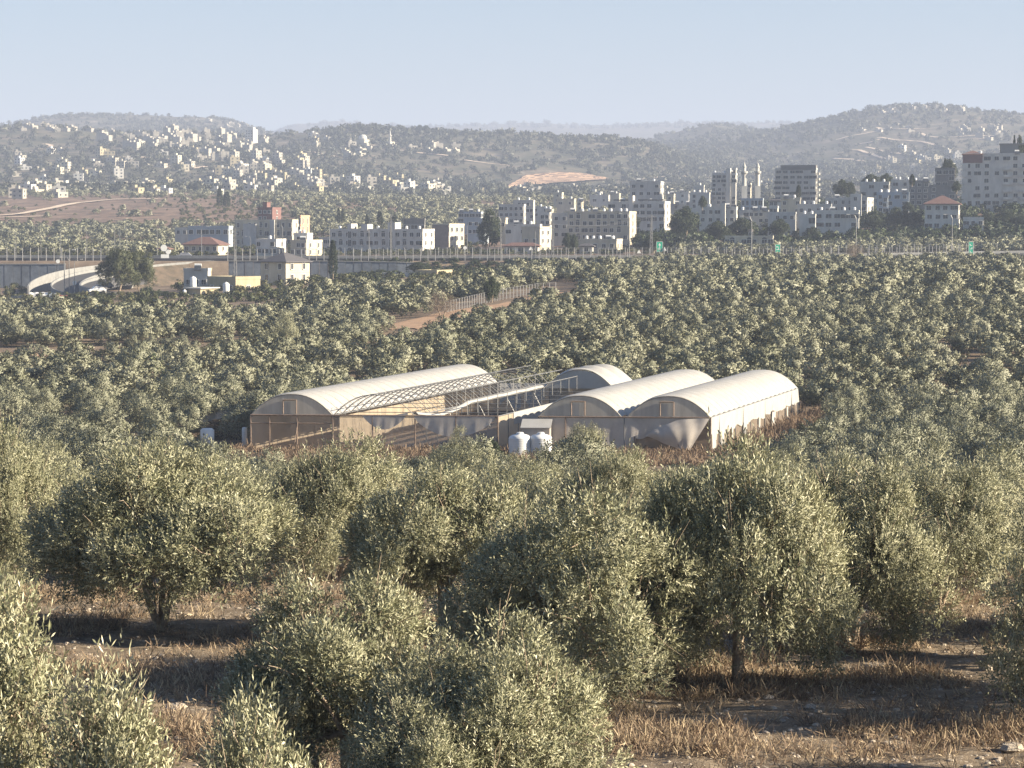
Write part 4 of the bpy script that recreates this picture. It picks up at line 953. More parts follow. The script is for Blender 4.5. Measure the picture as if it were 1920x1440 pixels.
B('grey roof room with cream panels above the white apartments', 757, 797, 798, 413, 440, 990, 'stone_dark', 1, cols=3, dep=8, win=(2.4, 1.4))
t, w_, d_, H, fh, nf = B('unfinished school like block with tall windows, peach tower at its right end', 442, 551, 562, 415, 462, 1060, 'stone_cream', 3, cols=10, scols=1, win=(1.0, 1.7), arched=True)
extra(t, 'projecting_bay', 'stone_grey', (w_ * .16, w_ * .38, -1.2, 3, -.5, H - 1), (w_ * .62, w_ * .7, -.9, 3, -.5, H + .6))
B('peach orange square tower at the right end of the unfinished block', 562, 565, 579, 407, 455, 1045, 'peach', 3, cols=1, scols=2, win=(.8, 2.2), dep=9)
B('dusty red stepped house rising behind the unfinished block', 485, 513, 526, 392, 416, 1130, 'red', 2, cols=3, scols=1, rooms=1, dep=10)
B('square two storey house with dark hipped roof and lit cream right wall', 490, 540, 580, 490, 531, 720, 'stone_cream', 2, 'hip_dark', cols=2, scols=2, win=(1.1, 1.5), dep=10, name='house', cat='house')
B('white stepped house above the dark hipped roof, left part', 481, 520, 534, 452, 478, 860, 'stone_white', 2, cols=3, scols=1, tanks=1, name='house', cat='house')
B('white stepped house left of the white apartments, lit yellow on the right', 546, 576, 601, 454, 480, 855, 'stone_cream', 2, cols=3, scols=2, tanks=1, name='house', cat='house')
B('upper storey box of the white stepped house with satellite dish', 552, 577, 585, 441, 456, 870, 'stone_white', 1, cols=1, scols=0, tanks=2, dep=7, name='house', cat='house')
B('low pale blue workshop row behind the lamp posts on the left', 355, 432, 437, 427, 444, 1010, 'stone_blue', 1, cols=6, win=(1.6, 1.6))
B('low dark building left of the pale blue workshop row', 330, 356, 357, 430, 442, 1030, 'stone_grey', 1, cols=2)
B('small house with a dusty red tiled roof beside the highway wall', 346, 412, 426, 458, 476, 880, 'stone_cream', 1, 'hip_red', cols=5, scols=1, name='house', cat='house', dep=9)
B('tiny cream shed with red gable left of the stepped houses', 299, 316, 320, 466, 477, 872, 'stone_white', 1, 'hip_red', cols=1, scols=0, name='shed', cat='shed', dep=5)
B('grey block in gap right of unfinished block', 600, 622, 624, 448, 472, 990, 'stone_grey', 2, cols=3)
# centre
B('two storey bluish white building with long balconies left of the big dark tree', 860, 902, 906, 400, 418, 1150, 'stone_blue', 2, cols=4, win=(2.4, 1.3), tanks=3)
B('pale blue angular house behind the big dark tree', 877, 908, 916, 413, 442, 1040, 'stone_blue', 2, cols=3, scols=1)
B('grey block behind the big dark tree right side', 935, 982, 986, 386, 432, 1130, 'stone_grey', 4, cols=5)
B('cream house stepped before the grey block', 938, 948, 952, 412, 432, 980, 'stone_cream', 1, cols=1, dep=6, name='house', cat='house')
B('slim apartment house with hipped top right of the grey block', 962, 1000, 1003, 378, 424, 1160, 'stone_grey', 4, cols=5, tanks=2)
B('low wide pale house behind the small cream block', 948, 1012, 1016, 424, 446, 950, 'stone_white', 1, cols=5, tanks=2, name='house', cat='house')
B('small cream block with blank white upper wall and lit yellow right side', 978, 1012, 1033, 429, 476, 900, 'stone_cream', 3, cols=2, scols=2, dep=9, skip={(0, 2), (1, 2)})
B('low pale house with a flat red brown canopy roof by the fence', 946, 1008, 1012, 461, 476, 884, 'stone_white', 1, 'hip_red', cols=3, name='house', cat='house', dep=8)
B('white villa with blank side left of the long cream block', 1012, 1030, 1036, 402, 424, 1000, 'stone_white', 2, cols=2, name='house', cat='house')
B('lower grey wing left of the long cream block', 1034, 1066, 1067, 403, 448, 1000, 'stone_grey', 3, cols=2)
B('long cream apartment block with twelve windows a row and lit right wall', 1064, 1178, 1194, 400, 452, 980, 'stone_cream', 4, cols=9, scols=1, arched=True, tanks=8, win=(1.4, 1.4))
B('small stone house with two white tanks before the long cream block', 1090, 1155, 1169, 452, 472, 885, 'stone_cream', 1, cols=4, scols=2, tanks=5, name='house', cat='house')
B('little house with dark gabled roof before the long cream block', 1086, 1110, 1113, 461, 475, 872, 'stone_grey', 1, 'hip_dark', cols=1, scols=0, name='house', cat='house', dep=5)
t, w_, d_, H, fh, nf = B('white apartment block with flat blue tinted right wall behind the cream block', 1140, 1244, 1258, 381, 442, 1060, 'stone_white', 5, cols=9, scols=1, tanks=2, win=(1.7, 1.4)); extra(t, 'roof_shade', 'stone_dark', (2, w_ * .34, .5, 5, H + 1.0, H + 1.5), (w_ * .52, w_ * .97, .5, 6, H + 1.0, H + 1.6))
extra(t, 'stair_tower', 'stone_white', (w_ * .36, w_ * .44, -.5, 4, -.5, H + 3))
B('grey five storey house standing behind, left of the open gap', 1180, 1237, 1246, 343, 384, 1170, 'stone_grey', 3, cols=4, scols=2, win=(1.5, 1.3), tanks=2)
for i, (px0, px1, px2, tp, bs, Y, wl, fl, lab) in enumerate([
 (1037, 1053, 1057, 363, 380, 1500, 'stone_cream', 2, 'cream house with square tower below the orange terraces'), (1043, 1076, 1080, 375, 388, 1400, 'stone_cream', 1, 'low sunlit long house below the orange terraces'),
 (1082, 1090, 1094, 379, 395, 1300, 'stone_cream', 2, 'small sunlit cube house above the long cream block'), (1105, 1140, 1146, 368, 384, 1500, 'stone_white', 1, 'white house row with tanks left of the grey five storey house'), (1143, 1160, 1164, 365, 382, 1450, 'stone_cream', 2, 'sunlit house left of the grey five storey house'),
 (1248, 1262, 1266, 366, 392, 1350, 'stone_cream', 2, 'sunlit small house in the gap right of grey five storey house'), (1266, 1290, 1294, 362, 385, 1400, 'stone_white', 2, 'whitish house in the gap left of the slim white house'), (1256, 1300, 1303, 385, 402, 1200, 'stone_grey', 2, 'low grey houses row behind the dark tree'),
 (1291, 1328, 1331, 364, 392, 1150, 'stone_white', 3, 'slim white house with blank blue white front'), (1300, 1318, 1320, 350, 366, 1300, 'stone_white', 1, 'white top storey house behind the slim white house'),
 (905, 930, 934, 425, 442, 1100, 'stone_white', 1, 'low house left of the small cream block'), (1200, 1228, 1232, 365, 380, 1500, 'stone_cream', 1, 'cream house partly behind the grey five storey house'),
 (996, 1030, 1034, 390, 408, 1230, 'stone_grey', 2, 'grey house right of the hip topped slim house'), (1022, 1034, 1038, 395, 415, 1120, 'stone_cream', 2, 'sunlit cream cube house left of the long cream block')]):
    B(lab, px0, px1, px2, tp, bs, Y, wl, fl, tanks=1 + i % 3, name='house', cat='house', dep=9)
# right part of the town
B('pale tower block left of the twin minarets', 1371, 1378, 1382, 318, 385, 1165, 'stone_white', 8, cols=1, dep=10)
t, w_, d_, H, fh, nf = B('eight storey pale tower block left of the twin minarets', 1333, 1377, 1383, 328, 392, 1160, 'stone_grey', 8, cols=5, scols=1, tanks=3, win=(1.3, 1.2)); extra(t, 'stair_tower', 'stone_white', (w_ * .6, w_ * .78, -.5, 4, 0, H + 3))
B('slender sunlit block between the twin minarets', 1401, 1405, 1410, 346, 372, 1250, 'stone_cream', 4, cols=1, scols=1, dep=8)
t, w_, d_, H, fh, nf = B('broad grey tower block with dark roof band, right of the minarets', 1451, 1526, 1534, 318, 388, 1160, 'stone_grey', 7, cols=6, scols=1, win=(2.0, 1.2), tanks=2); extra(t, 'roof_band', 'stone_dark', (w_ * .14, w_, -.15, d_ * .9, H - .2, H + 1.9))
for kk in range(1, 7): extra(t, 'balcony', 'stone_grey', (w_ + .0, w_ + 1.4, 2, 8, kk * fh, kk * fh + 1.0))
B('low pale terrace house with square windows above the dark thicket, left one', 1310, 1378, 1383, 391, 420, 1000, 'stone_white', 2, cols=5, tanks=2, name='house', cat='house')
B('narrow stair tower of the left terrace house', 1351, 1358, 1360, 385, 425, 992, 'stone_white', 3, cols=0, scols=0, dep=4, name='house', cat='house')
B('blue grey house row under the twin minarets', 1384, 1438, 1441, 397, 420, 1010, 'stone_grey', 2, cols=6, tanks=3, name='house', cat='house')
B('mosque hall with blue door under the twin minarets', 1388, 1428, 1431, 375, 400, 1120, 'stone_blue', 2, cols=5, name='mosque', cat='mosque', win=(1.0, 2.0))
B('dark roofed white villa right of the minarets', 1440, 1466, 1469, 376, 402, 1060, 'stone_white', 2, 'hip_dark', cols=3, name='house', cat='house', dep=8)
B('white and cream house pair over the dark thicket', 1440, 1456, 1460, 390, 412, 985, 'stone_white', 2, cols=2, name='house', cat='house', dep=8)
B('cream house with brown door panels above the wide low house', 1462, 1498, 1500, 374, 404, 1010, 'stone_cream', 2, cols=3, name='house', cat='house', tanks=2)
B('wide low grey house left of the two part house', 1438, 1489, 1492, 401, 416, 965, 'stone_grey', 1, cols=4, name='house', cat='house')
t, w_, d_, H, fh, nf = B('two part house: tall white left front with garage like bay', 1497, 1526, 1530, 405, 443, 930, 'stone_white', 2, cols=2, tanks=2, win=(2.2, 2.0), name='house', cat='house', dep=8)
B('wide right wing of the two part house with projecting slab roof', 1526, 1606, 1612, 398, 430, 950, 'stone_white', 2, cols=5, tanks=4, win=(2.0, 1.4), name='house', cat='house')
B('grey house behind the wide wing', 1493, 1555, 1558, 386, 404, 990, 'stone_grey', 1, cols=4, tanks=3, name='house', cat='house')
B('long grey house with white parapet, right of the cream house', 1545, 1620, 1640, 374, 398, 1030, 'stone_grey', 2, cols=6, scols=2, tanks=2, name='house', cat='house')
B('white parapet house in front of the flat topped pine', 1592, 1612, 1614, 367, 380, 1015, 'stone_white', 1, cols=1, name='house', cat='house', dep=6)
B('large stepped white house under the flat topped pine', 1610, 1663, 1668, 344, 384, 1085, 'stone_white', 3, cols=4, tanks=3, win=(2.0, 1.3), name='house', cat='house')
B('blue white house with white wall tanks, centre of the right quarter', 1641, 1700, 1703, 364, 400, 1010, 'stone_blue', 3, cols=4, tanks=4, name='house', cat='house')
B('round corner bay of the blue white house', 1652, 1662, 1664, 370, 400, 1000, 'stone_blue', 3, cols=1, dep=5, name='house', cat='house')
B('grey brick house with square windows right of the blue white house', 1702, 1738, 1740, 342, 386, 1050, 'stone_dark', 4, cols=3, tanks=2, name='house', cat='house')
B('low roof terrace house above the grey brick house', 1668, 1702, 1705, 340, 352, 1100, 'stone_white', 1, cols=2, tanks=3, name='house', cat='house')
B('dark grey villa with arch below the big corner block', 1738, 1790, 1793, 350, 375, 1030, 'stone_dark', 2, cols=3, name='house', cat='house')
B('unfinished grey house left of the big corner block', 1750, 1786, 1790, 318, 352, 1090, 'stone_dark', 3, cols=3, win=(2.0, 1.6), name='house', cat='house')
B('three storey villa with red tiled hip roof and pillared loggia', 1731, 1792, 1804, 382, 432, 950, 'stone_white', 3, 'hip_red', cols=4, scols=2, win=(1.6, 1.4), name='villa', cat='villa', dep=11)
B('low white outbuilding right of the red roofed villa', 1803, 1840, 1846, 411, 427, 945, 'stone_white', 1, cols=3, name='shed', cat='shed', dep=8)
t, w_, d_, H, fh, nf = B('huge eight storey white corner block at the right edge', 1803, 1990, 1991, 291, 402, 1050, 'stone_white', 8, cols=11, scols=0, win=(1.6, 1.5), tanks=3, dep=18)
extra(t, 'corner_pavilion', 'red', (-.4, 7.2, -.4, 8, H - 3.0, H + .3)); mb = MB(); mb.add([(-1, -1, H + .31), (7.8, -1, H + .31), (7.8, 9, H + .31), (-1, 9, H + .31), (3.4, 4, H + 2.0)], [(0, 1, 4), (1, 2, 4), (2, 3, 4), (3, 0, 4), (3, 2, 1, 0)]); mb.build('pavilion_roof', M['tile_red'], t)
for kk in range(1, 7):
    for xx in (15.2, 21.8): extra(t, 'balcony', 'stone_white', (xx, xx + 3.4, -1.3, -.1, kk * fh - .05, kk * fh + .95))
    extra(t, 'bay_window', 'stone_white', (-.7, 1.6, -.5, 2.5, kk * fh + .15, (kk + 1) * fh - .25))
extra(t, 'roof_frame', 'metal', (14, 21, 3, 3.3, H, H + 4.2), (14, 14.3, 3, 8, H, H + 4.2), (20.8, 21.1, 3, 8, H, H + 4.2), (13.6, 23.5, 2.4, 8.4, H + 4.2, H + 4.6))
B('long low beige market hall with arches behind the road', 1358, 1446, 1449, 446, 461, 880, 'stone_cream', 1, cols=9, arched=True, win=(1.6, 1.3), name='hall', cat='hall')
B('small square gatehouse of the beige market hall', 1402, 1409, 1411, 434, 446, 884, 'stone_brown', 1, cols=1, dep=4, name='gatehouse', cat='gatehouse')
# farm houses this side of the road
t, w_, d_, H, fh, nf = B('pale shed like farmhouse with a flat white overhanging roof slab', 351, 379, 405, 541, 570, 680, 'yellow', 1, 'none', cols=1, scols=0, dep=7, name='house', cat='house', win=(1.0, 1.0)); extra(t, 'roof', 'stone_white', (-.6, w_ + .6, -.7, d_ + .5, H + .003, H + .3))
B('grey flat roofed farmhouse behind the white roof slab', 346, 392, 395, 508, 552, 706, 'stone_grey', 1, cols=3, name='house', cat='house', dep=8, tanks=1)
B('cream roof room with parapet on the grey farmhouse', 366, 378, 394, 508, 530, 712, 'yellow', 1, cols=1, scols=0, name='house', cat='house', dep=6)
B('yellow stained farmhouse cube at the right of the farm group', 391, 448, 489, 523, 558, 700, 'yellow', 1, cols=3, scols=1, name='house', cat='house', dep=9)
B('low yellow yard wall house before the farm group', 408, 448, 452, 562, 572, 676, 'yellow', 1, cols=0, scols=0, dep=4, name='shed', cat='shed')
B('low grey farmhouse wing with three windows below the road wall', 718, 790, 792, 516, 531, 745, 'stone_grey', 1, cols=4, name='house', cat='house', dep=7, win=(1.3, 1.2))
B('low farmhouse with sunlit yellow right end below the road', 780, 820, 847, 511, 530, 742, 'yellow', 1, cols=2, scols=1, name='house', cat='house', dep=9)
for i, (px, row, Y) in enumerate([(362, 538, 684), (424, 549, 678), (346, 555, 676)]):
    mb = MB(); mb.lathe([(.75, 0), (.78, .1), (.78, 1.9), (.6, 2.15), (.25, 2.3), (.2, 2.4)], 16); o = mb.build('water_tank', M['tank'], smooth=True); o.location = P(px, row, Y); o.scale = [1.1, 1.1, 1.15] if i < 2 else [.6, .6, .7]
    mb = MB(); mb.box(-.8, .8, -.8, .8, -4.0, 0); 
    for dx in (0,): mb.build('stand', M['concrete'], o)
    tag(o, ['white barrel water tank beside the roof slab of the shed like farmhouse', 'large white water tank standing before the yellow farmhouse cube', 'small white tank at the left corner of the farm group'][i], 'water tank')
# minarets
for px, lab in ((1393.5, 'left twin minaret with balcony and pointed cap'), (1418.5, 'right twin minaret with balcony and pointed cap')):
    Y = 1130; zb = rowz(382, Y); H = rowz(300, Y) - zb; t = thing('minaret', lab, 'minaret', (pxx(px, Y), Y, zb), 0, 'twin minarets'); s = H / 18.5
    mb = MB(); mb.box(-1.15 * s, 1.15 * s, -1.15 * s, 1.15 * s, -4, 7.5 * s); mb.lathe([(1.05 * s, 7.5 * s), (.95 * s, 12.6 * s)], 8); mb.lathe([(.75 * s, 13.7 * s), (.72 * s, 15.3 * s)], 8); mb.build('shaft', M['stone_white'], t)
    mb = MB(); mb.lathe([(1.0 * s, 12.4 * s), (1.5 * s, 13.0 * s), (1.55 * s, 13.7 * s), (1.4 * s, 13.72 * s)], 12); mb.build('balcony', M['stone_grey'], t)
    mb = MB(); mb.lathe([(.95 * s, 15.3 * s), (.9 * s, 15.5 * s), (.45 * s, 16.6 * s), (.1 * s, 17.6 * s), (.05 * s, 18.6 * s)], 12); mb.build('cap', M['stone_grey'], t)
# roof tanks, each a thing
tkm = []
for q in range(3):
    mb = MB()
    if q < 2: mb.lathe([(.48, .4), (.5, .5), (.5, 1.5), (.4, 1.65), (.15, 1.75)], 12); mb.box(-.5, .5, -.5, .5, 0, .4)
    else: mb.tube([(-.9, 0, 1.5), (.9, 0, 1.5)], .42, 10); mb.add([(-.9, -1.4, .2), (.9, -1.4, .2), (.9, -.3, 1.3), (-.9, -.3, 1.3), (-.9, -1.4, .1), (.9, -1.4, .1), (.9, -.25, 1.2), (-.9, -.25, 1.2)], [(0, 1, 2, 3), (7, 6, 5, 4), (0, 4, 5, 1), (1, 5, 6, 2), (2, 6, 7, 3), (3, 7, 4, 0)], 1); mb.box(-.8, -.7, -.2, .2, 0, 1.2); mb.box(.7, .8, -.2, .2, 0, 1.2)
    tkm.append(mb.mesh('roof_tank', [M['tank'], M['glass']], q < 1))
for (x, y, z, q, lab, i, n) in TANKS:
    o = link('roof_tank', tkm[int(q * 3)], None, (x, y, z)); short = ' '.join(lab.split()[:9]).rstrip(',')
    for wd_ in (' with', ' and', ' a', ' the', ' of', ' in', ' at', ' before', ' under', ' behind', ' left', ' right'):
        if short.endswith(wd_): short = short[:-len(wd_)]
    tag(o, '%s on %s' % ('roof tank' if n == 1 else ('%s roof tank from left' % nth(i + 1)), short), 'roof tank', 'tanks on the roofs')

# ================================================================== VILLAGES ON THE HILLS
HM = {}
def hut(w_, h, d_, wall):
    k = (round(w_), round(h / 3), round(d_ / 3), wall)
    if k not in HM:
        w_, nf, d_ = k[0], max(1, k[1]), k[2] * 3 + 1; h = nf * 3.0; mb = MB(); mb.box(0, w_, 0, d_, -8, h, 0); mb.box(-.1, w_ + .1, -.1, d_ + .1, h + .01, h + .5, 0)
        for f in range(nf):
            n = max(1, int(w_ / 3.5))
            for c in range(n): xx = (c + .5) * w_ / n; mb.box(xx - .7, xx + .7, -.15, -.02, f * 3 + 1, f * 3 + 2.3, 1)
            m_ = max(1, int(d_ / 4.5))
            for c in range(m_): yy = (c + .5) * d_ / m_; mb.box(w_ + .02, w_ + .15, yy - .6, yy + .6, f * 3 + 1, f * 3 + 2.3, 1)
        mb.box(w_ * .2, w_ * .5, d_ * .4, d_ * .8, h + .5, h + 2.6, 0)
        HM[k] = mb.mesh('house', [M[wall], M['glass']])
    return HM[k], max(1, round(h / 3))
vr = random.Random(21)
CL = [  # polygon in picture, count, distance range, storeys, description
 ([(0, 358), (115, 345), (120, 372), (0, 382)], 12, (1850, 2600), (1, 3), 'at the foot of the hill by the left edge'),
 ([(120, 345), (400, 340), (400, 366), (120, 364)], 22, (1900, 2700), (1, 2), 'in the row along the foot of the left hill'),
 ([(20, 290), (110, 285), (110, 345), (20, 345)], 12, (2300, 3300), (1, 3), 'on the shaded slope at the far left'),
 ([(110, 300), (360, 280), (360, 335), (120, 340)], 26, (2300, 3300), (1, 4), 'on the shaded middle slope of the left hill'),
 ([(180, 262), (330, 250), (360, 285), (200, 292)], 26, (2700, 3600), (2, 4), 'below the crest of the left village hill'),
 ([(280, 240), (500, 250), (500, 275), (280, 262)], 24, (2900, 3600), (1, 4), 'along the crest of the left village hill'),
 ([(360, 275), (500, 270), (500, 305), (360, 310)], 22, (2700, 3500), (1, 4), 'high on the sunlit spur of the village hill'),
 ([(430, 300), (560, 310), (590, 345), (400, 340)], 34, (2300, 3200), (2, 5), 'in the dense sunlit centre of the village'),
 ([(380, 325), (480, 330), (480, 368), (380, 368)], 18, (2000, 2800), (1, 4), 'in the lower left part of the dense village'),
 ([(480, 335), (600, 340), (600, 368), (480, 368)], 20, (2000, 2800), (2, 4), 'in the lower right part of the dense village'),
 ([(600, 340), (760, 345), (800, 368), (600, 370)], 24, (2000, 2700), (1, 4), 'in the valley village right of the dense centre'),
 ([(800, 345), (850, 345), (850, 368), (800, 368)], 5, (2000, 2700), (2, 3), 'at the right end of the valley village'),
 ([(560, 258), (680, 262), (690, 300), (560, 300)], 14, (2600, 3500), (1, 3), 'scattered high on the middle hill'),
 ([(755, 274), (850, 280), (855, 290), (755, 284)], 9, (2900, 3500), (1, 3), 'in the row right of the hill mosque'),
 ([(30, 233), (170, 238), (215, 250), (30, 246)], 14, (3200, 3600), (1, 2), 'in the pale new quarter on the far left crest'),
 ([(1640, 202), (1800, 202), (1800, 212), (1640, 214)], 16, (4200, 4560), (1, 2), 'on the top of the right hill'),
 ([(1780, 238), (1870, 240), (1880, 265), (1790, 262)], 14, (3000, 4600), (1, 3), 'in the sunlit group on the right hill shoulder'),
 ([(1600, 232), (1720, 240), (1715, 252), (1600, 250)], 6, (3000, 4600), (1, 2), 'on the terraced upper slope of the right hill'),
 ([(1655, 285), (1790, 285), (1790, 325), (1655, 320)], 18, (2300, 3900), (2, 4), 'on the lower sunlit slope of the right hill'),
 ([(1580, 318), (1660, 318), (1660, 345), (1580, 342)], 10, (2000, 3300), (1, 3), 'low on the right hill above the town'),
 ([(1400, 335), (1460, 335), (1470, 365), (1400, 368)], 6, (1900, 3000), (1, 3), 'behind the minarets at the foot of the right hill'),
 ([(900, 350), (1250, 352), (1250, 372), (900, 372)], 18, (1850, 2600), (1, 2), 'scattered on the valley floor below the orange terraces'),
 ([(360, 222), (460, 232), (465, 245), (370, 232)], 10, (5000, 5560), (1, 2), 'strung along the right end of the farthest left ridge'),
]
NH = 0; DH = MB()
CL.sort(key=lambda c: c[2][0])
for poly, n, (Y0, Y1), (f0, f1), desc in CL:
    got = []; tr = 0; xs = [p[0] for p in poly]; ys = [p[1] for p in poly]
    while len(got) < n and tr < n * 30:
        tr += 1; px, row = vr.uniform(min(xs), max(xs)), vr.uniform(min(ys), max(ys))
        if not poly_in(px, row, poly): continue
        p = hit(px, row, Y0, Y1)
        if p is None: continue
        if any(abs(p.x - q[1].x) < 9 and abs(p.y - q[1].y) < 16 for q in got): continue
        got.append((px, p))
    got.sort(key=lambda q: q[0])
    for i, (px, p) in enumerate(got):
        w_ = vr.uniform(6, 11.5); fl = vr.randint(f0, max(f0, f1 - 1)); wall = vr.choice(['stone_white', 'stone_cream', 'village_stone', 'village_stone', 'village_stone', 'stone_grey', 'yellow']); me_, _ = hut(w_, fl * 3, vr.uniform(6, 9), wall)
        NH += 1; rz_ = vr.choice([-1, -1, -1, .6]) * vr.uniform(.12, .6)
        if NH > 228:         # the farthest of them read as one scatter
            c_, s_ = math.cos(rz_), math.sin(rz_); DH.add([(p.x + v.co.x * c_ - v.co.y * s_, p.y + v.co.x * s_ + v.co.y * c_, p.z + .5 + v.co.z) for v in me_.vertices], [tuple(q.vertices) for q in me_.polygons]); continue
        o = link('house', me_, None, (p.x, p.y, p.z + .5), rz_)
        tag(o, '%s from left of the houses %s' % (nth(i + 1), desc.replace('left village hill', 'left hill').replace('the row along ', '')), 'house', 'houses ' + desc)
tag(DH.build('distant_houses', M['village_stone']), kind='stuff')
# hill mosque and domed hall
p = hit(725, 279, 2600, 3500) or GP(725, 3200); t = thing('hill_mosque', 'sunlit mosque with one minaret on the middle hill', 'mosque', p, -.5)
mb = MB(); mb.box(-9, 9, 0, 12, -8, 5); mb.box(-7, 5, 3, 12, 5, 8); mb.build('wall', M['stone_cream'], t); mb = MB(); mb.lathe([(1.4, -4), (1.3, 14), (2.0, 14.5), (2.0, 15.5), (1.0, 15.6), (1.0, 18), (.1, 22)], 10, (4, 3, 0)); mb.build('minaret', M['stone_white'], t)
p = hit(677, 271, 2600, 3600) or GP(677, 3300); t = thing('domed_hall', 'tall white arched hall on the middle hill left of the mosque', 'hall', p, -.4)
mb = MB(); mb.box(-5.5, 5.5, 0, 14, -8, 6); mb.build('wall', M['stone_cream'], t); mb = MB(); mb.lathe([(5.3, 6), (5.2, 8), (4.2, 10.2), (2.4, 11.6), (.1, 12.3)], 16, (0, 7, 0)); mb.build('dome', M['stone_white'], t, smooth=True)
p = hit(470, 268, 2800, 3600) or GP(470, 3300); t = thing('tower_block', 'tall slim white tower block on the skyline of the left village', 'tower block', p, -.5)
mb = MB(); mb.box(-6, 6, 0, 10, -8, 17); mb.box(-2, 4, 3, 8, 17, 20); mb.build('wall', M['stone_white'], t)
mb = MB(); 
for f in range(5):
    for c in range(3): mb.box(-4.6 + c * 3.6, -3.2 + c * 3.6, -.12, -.01, f * 3.3 + 1, f * 3.3 + 2.4)
mb.build('window_rows', M['glass'], t)
for px, lab in ((788, 'left round tree on the far skyline'), (800, 'right round tree on the far skyline')):
    p = GP(px, 3500); plant('dark', p, 10, 6, 1, 'broadleaf_tree', lab, 'tree')
# orange excavated terraces
mb = MB(); rows_ = 7; M['dark_band'] = mat('red_brown_band', (0.15, 0.09, 0.065), .95, .35, .05); rg = random.Random(9)  # narrow darker bands alternate with the wider orange ones
jt = [rg.uniform(-1, 1) for _ in range(80)]
def tr_pt(px, row):
    p = hit(px, row, 2150, 3500); return p + Vector((0, 0, 2.2)) if p else None
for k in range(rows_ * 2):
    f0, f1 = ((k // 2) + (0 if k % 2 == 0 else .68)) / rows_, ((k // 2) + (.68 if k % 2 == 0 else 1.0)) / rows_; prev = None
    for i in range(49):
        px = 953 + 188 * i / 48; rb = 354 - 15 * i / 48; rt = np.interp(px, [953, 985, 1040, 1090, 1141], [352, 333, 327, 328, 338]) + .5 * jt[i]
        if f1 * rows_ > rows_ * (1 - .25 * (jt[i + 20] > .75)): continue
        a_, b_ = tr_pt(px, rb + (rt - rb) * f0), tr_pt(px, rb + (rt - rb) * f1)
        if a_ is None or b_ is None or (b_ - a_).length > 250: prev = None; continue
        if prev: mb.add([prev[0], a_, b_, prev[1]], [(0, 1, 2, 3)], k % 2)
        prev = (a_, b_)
tag(mb.build('excavated_terraces', [M['terrace'], M['dark_band']]), kind='structure')
# pale roads on the hills
def hillroad(name, pr, wdt, m='track_pale', dz=.5):
    Q, mb = ribbon(name, [(pxx(a, b_), b_, 0) for a, b_ in pr], wdt, M[m], dz); tag(mb.build(name, M[m]), kind='structure')
def rowY(px, row, Y0, Y1): p = hit(px, row, Y0, Y1); return (px, p.y) if p else (px, Y1)
hillroad('dirt_road', [rowY(a, b_, 1000, 1800) for a, b_ in ((-60, 409), (0, 406), (60, 400), (130, 386), (190, 378), (240, 375), (300, 375))], 6.5, dz=.8)
hillroad('dirt_road', [rowY(a, b_, 1000, 1800) for a, b_ in ((-60, 412), (20, 409), (90, 407))], 5, dz=.7)
hillroad('valley_road', [rowY(a, b_, 1300, 2200) for a, b_ in ((480, 376), (560, 374), (640, 371), (760, 371))], 10, 'track', .8)
for pr in (((1565, 265), (1600, 256), (1640, 248)), ((1600, 272), (1630, 268), (1645, 262)), ((1620, 278), (1660, 288), (1720, 292)), ((1590, 282), (1630, 290), (1670, 300)), ((1190, 338), (1240, 334), (1290, 333)), ((75, 283), (100, 276), (88, 272)), ((200, 300), (260, 296), (330, 300)), ((360, 318), (410, 312), (440, 300)), ((430, 345), (490, 340), (545, 330)), ((500, 352), (560, 356), (620, 350)), ((560, 285), (600, 290), (640, 296)), ((700, 283), (760, 286), (850, 296)), ((840, 300), (900, 306), (960, 312)), ((1640, 262), (1700, 266), (1760, 276)), ((1560, 300), (1620, 306), (1690, 314)), ((1640, 240), (1680, 244), (1730, 243)), ((1720, 250), (1780, 258), (1860, 256))):
    hillroad('hill_track', [rowY(a, b_, 2400, 4500) for a, b_ in pr], 6, dz=1.0)
def patch(name, m, tops, bots, Y0, Y1, nx=60, ny=10, dz=.1):
    mb = MB(); V_ = []
    for i in range(nx + 1):
        px = tops[0][0] + (tops[-1][0] - tops[0][0]) * i / nx; rt = np.interp(px, *zip(*tops)); rb = np.interp(px, *zip(*bots)) + 1.5 * math.sin(i * .9) + 1.0 * math.sin(i * 2.3)
        ya, yb = hit(px, rb, Y0, Y1).y, hit(px, rt, Y0, Y1).y
        for j in range(ny + 1): y = ya + (yb - ya) * j / ny; V_.append((pxx(px, y), y, G(pxx(px, y), y) + dz))
    mb.add(V_, [(i * (ny + 1) + j, (i + 1) * (ny + 1) + j, (i + 1) * (ny + 1) + j + 1, i * (ny + 1) + j + 1) for i in range(nx) for j in range(ny)]); tag(mb.build(name, M[m]), kind='structure')
patch('dirt_track', 'track', [(730, 611), (835, 585), (930, 572), (1042, 550), (1090, 546)], [(730, 618), (790, 616), (835, 610), (930, 592), (1000, 573), (1090, 549)], 340, 640)
patch('bare_earth', 'track', [(-120, 664), (0, 662), (60, 662), (105, 664)], [(-120, 690), (0, 684), (60, 676), (105, 666)], 300, 520)

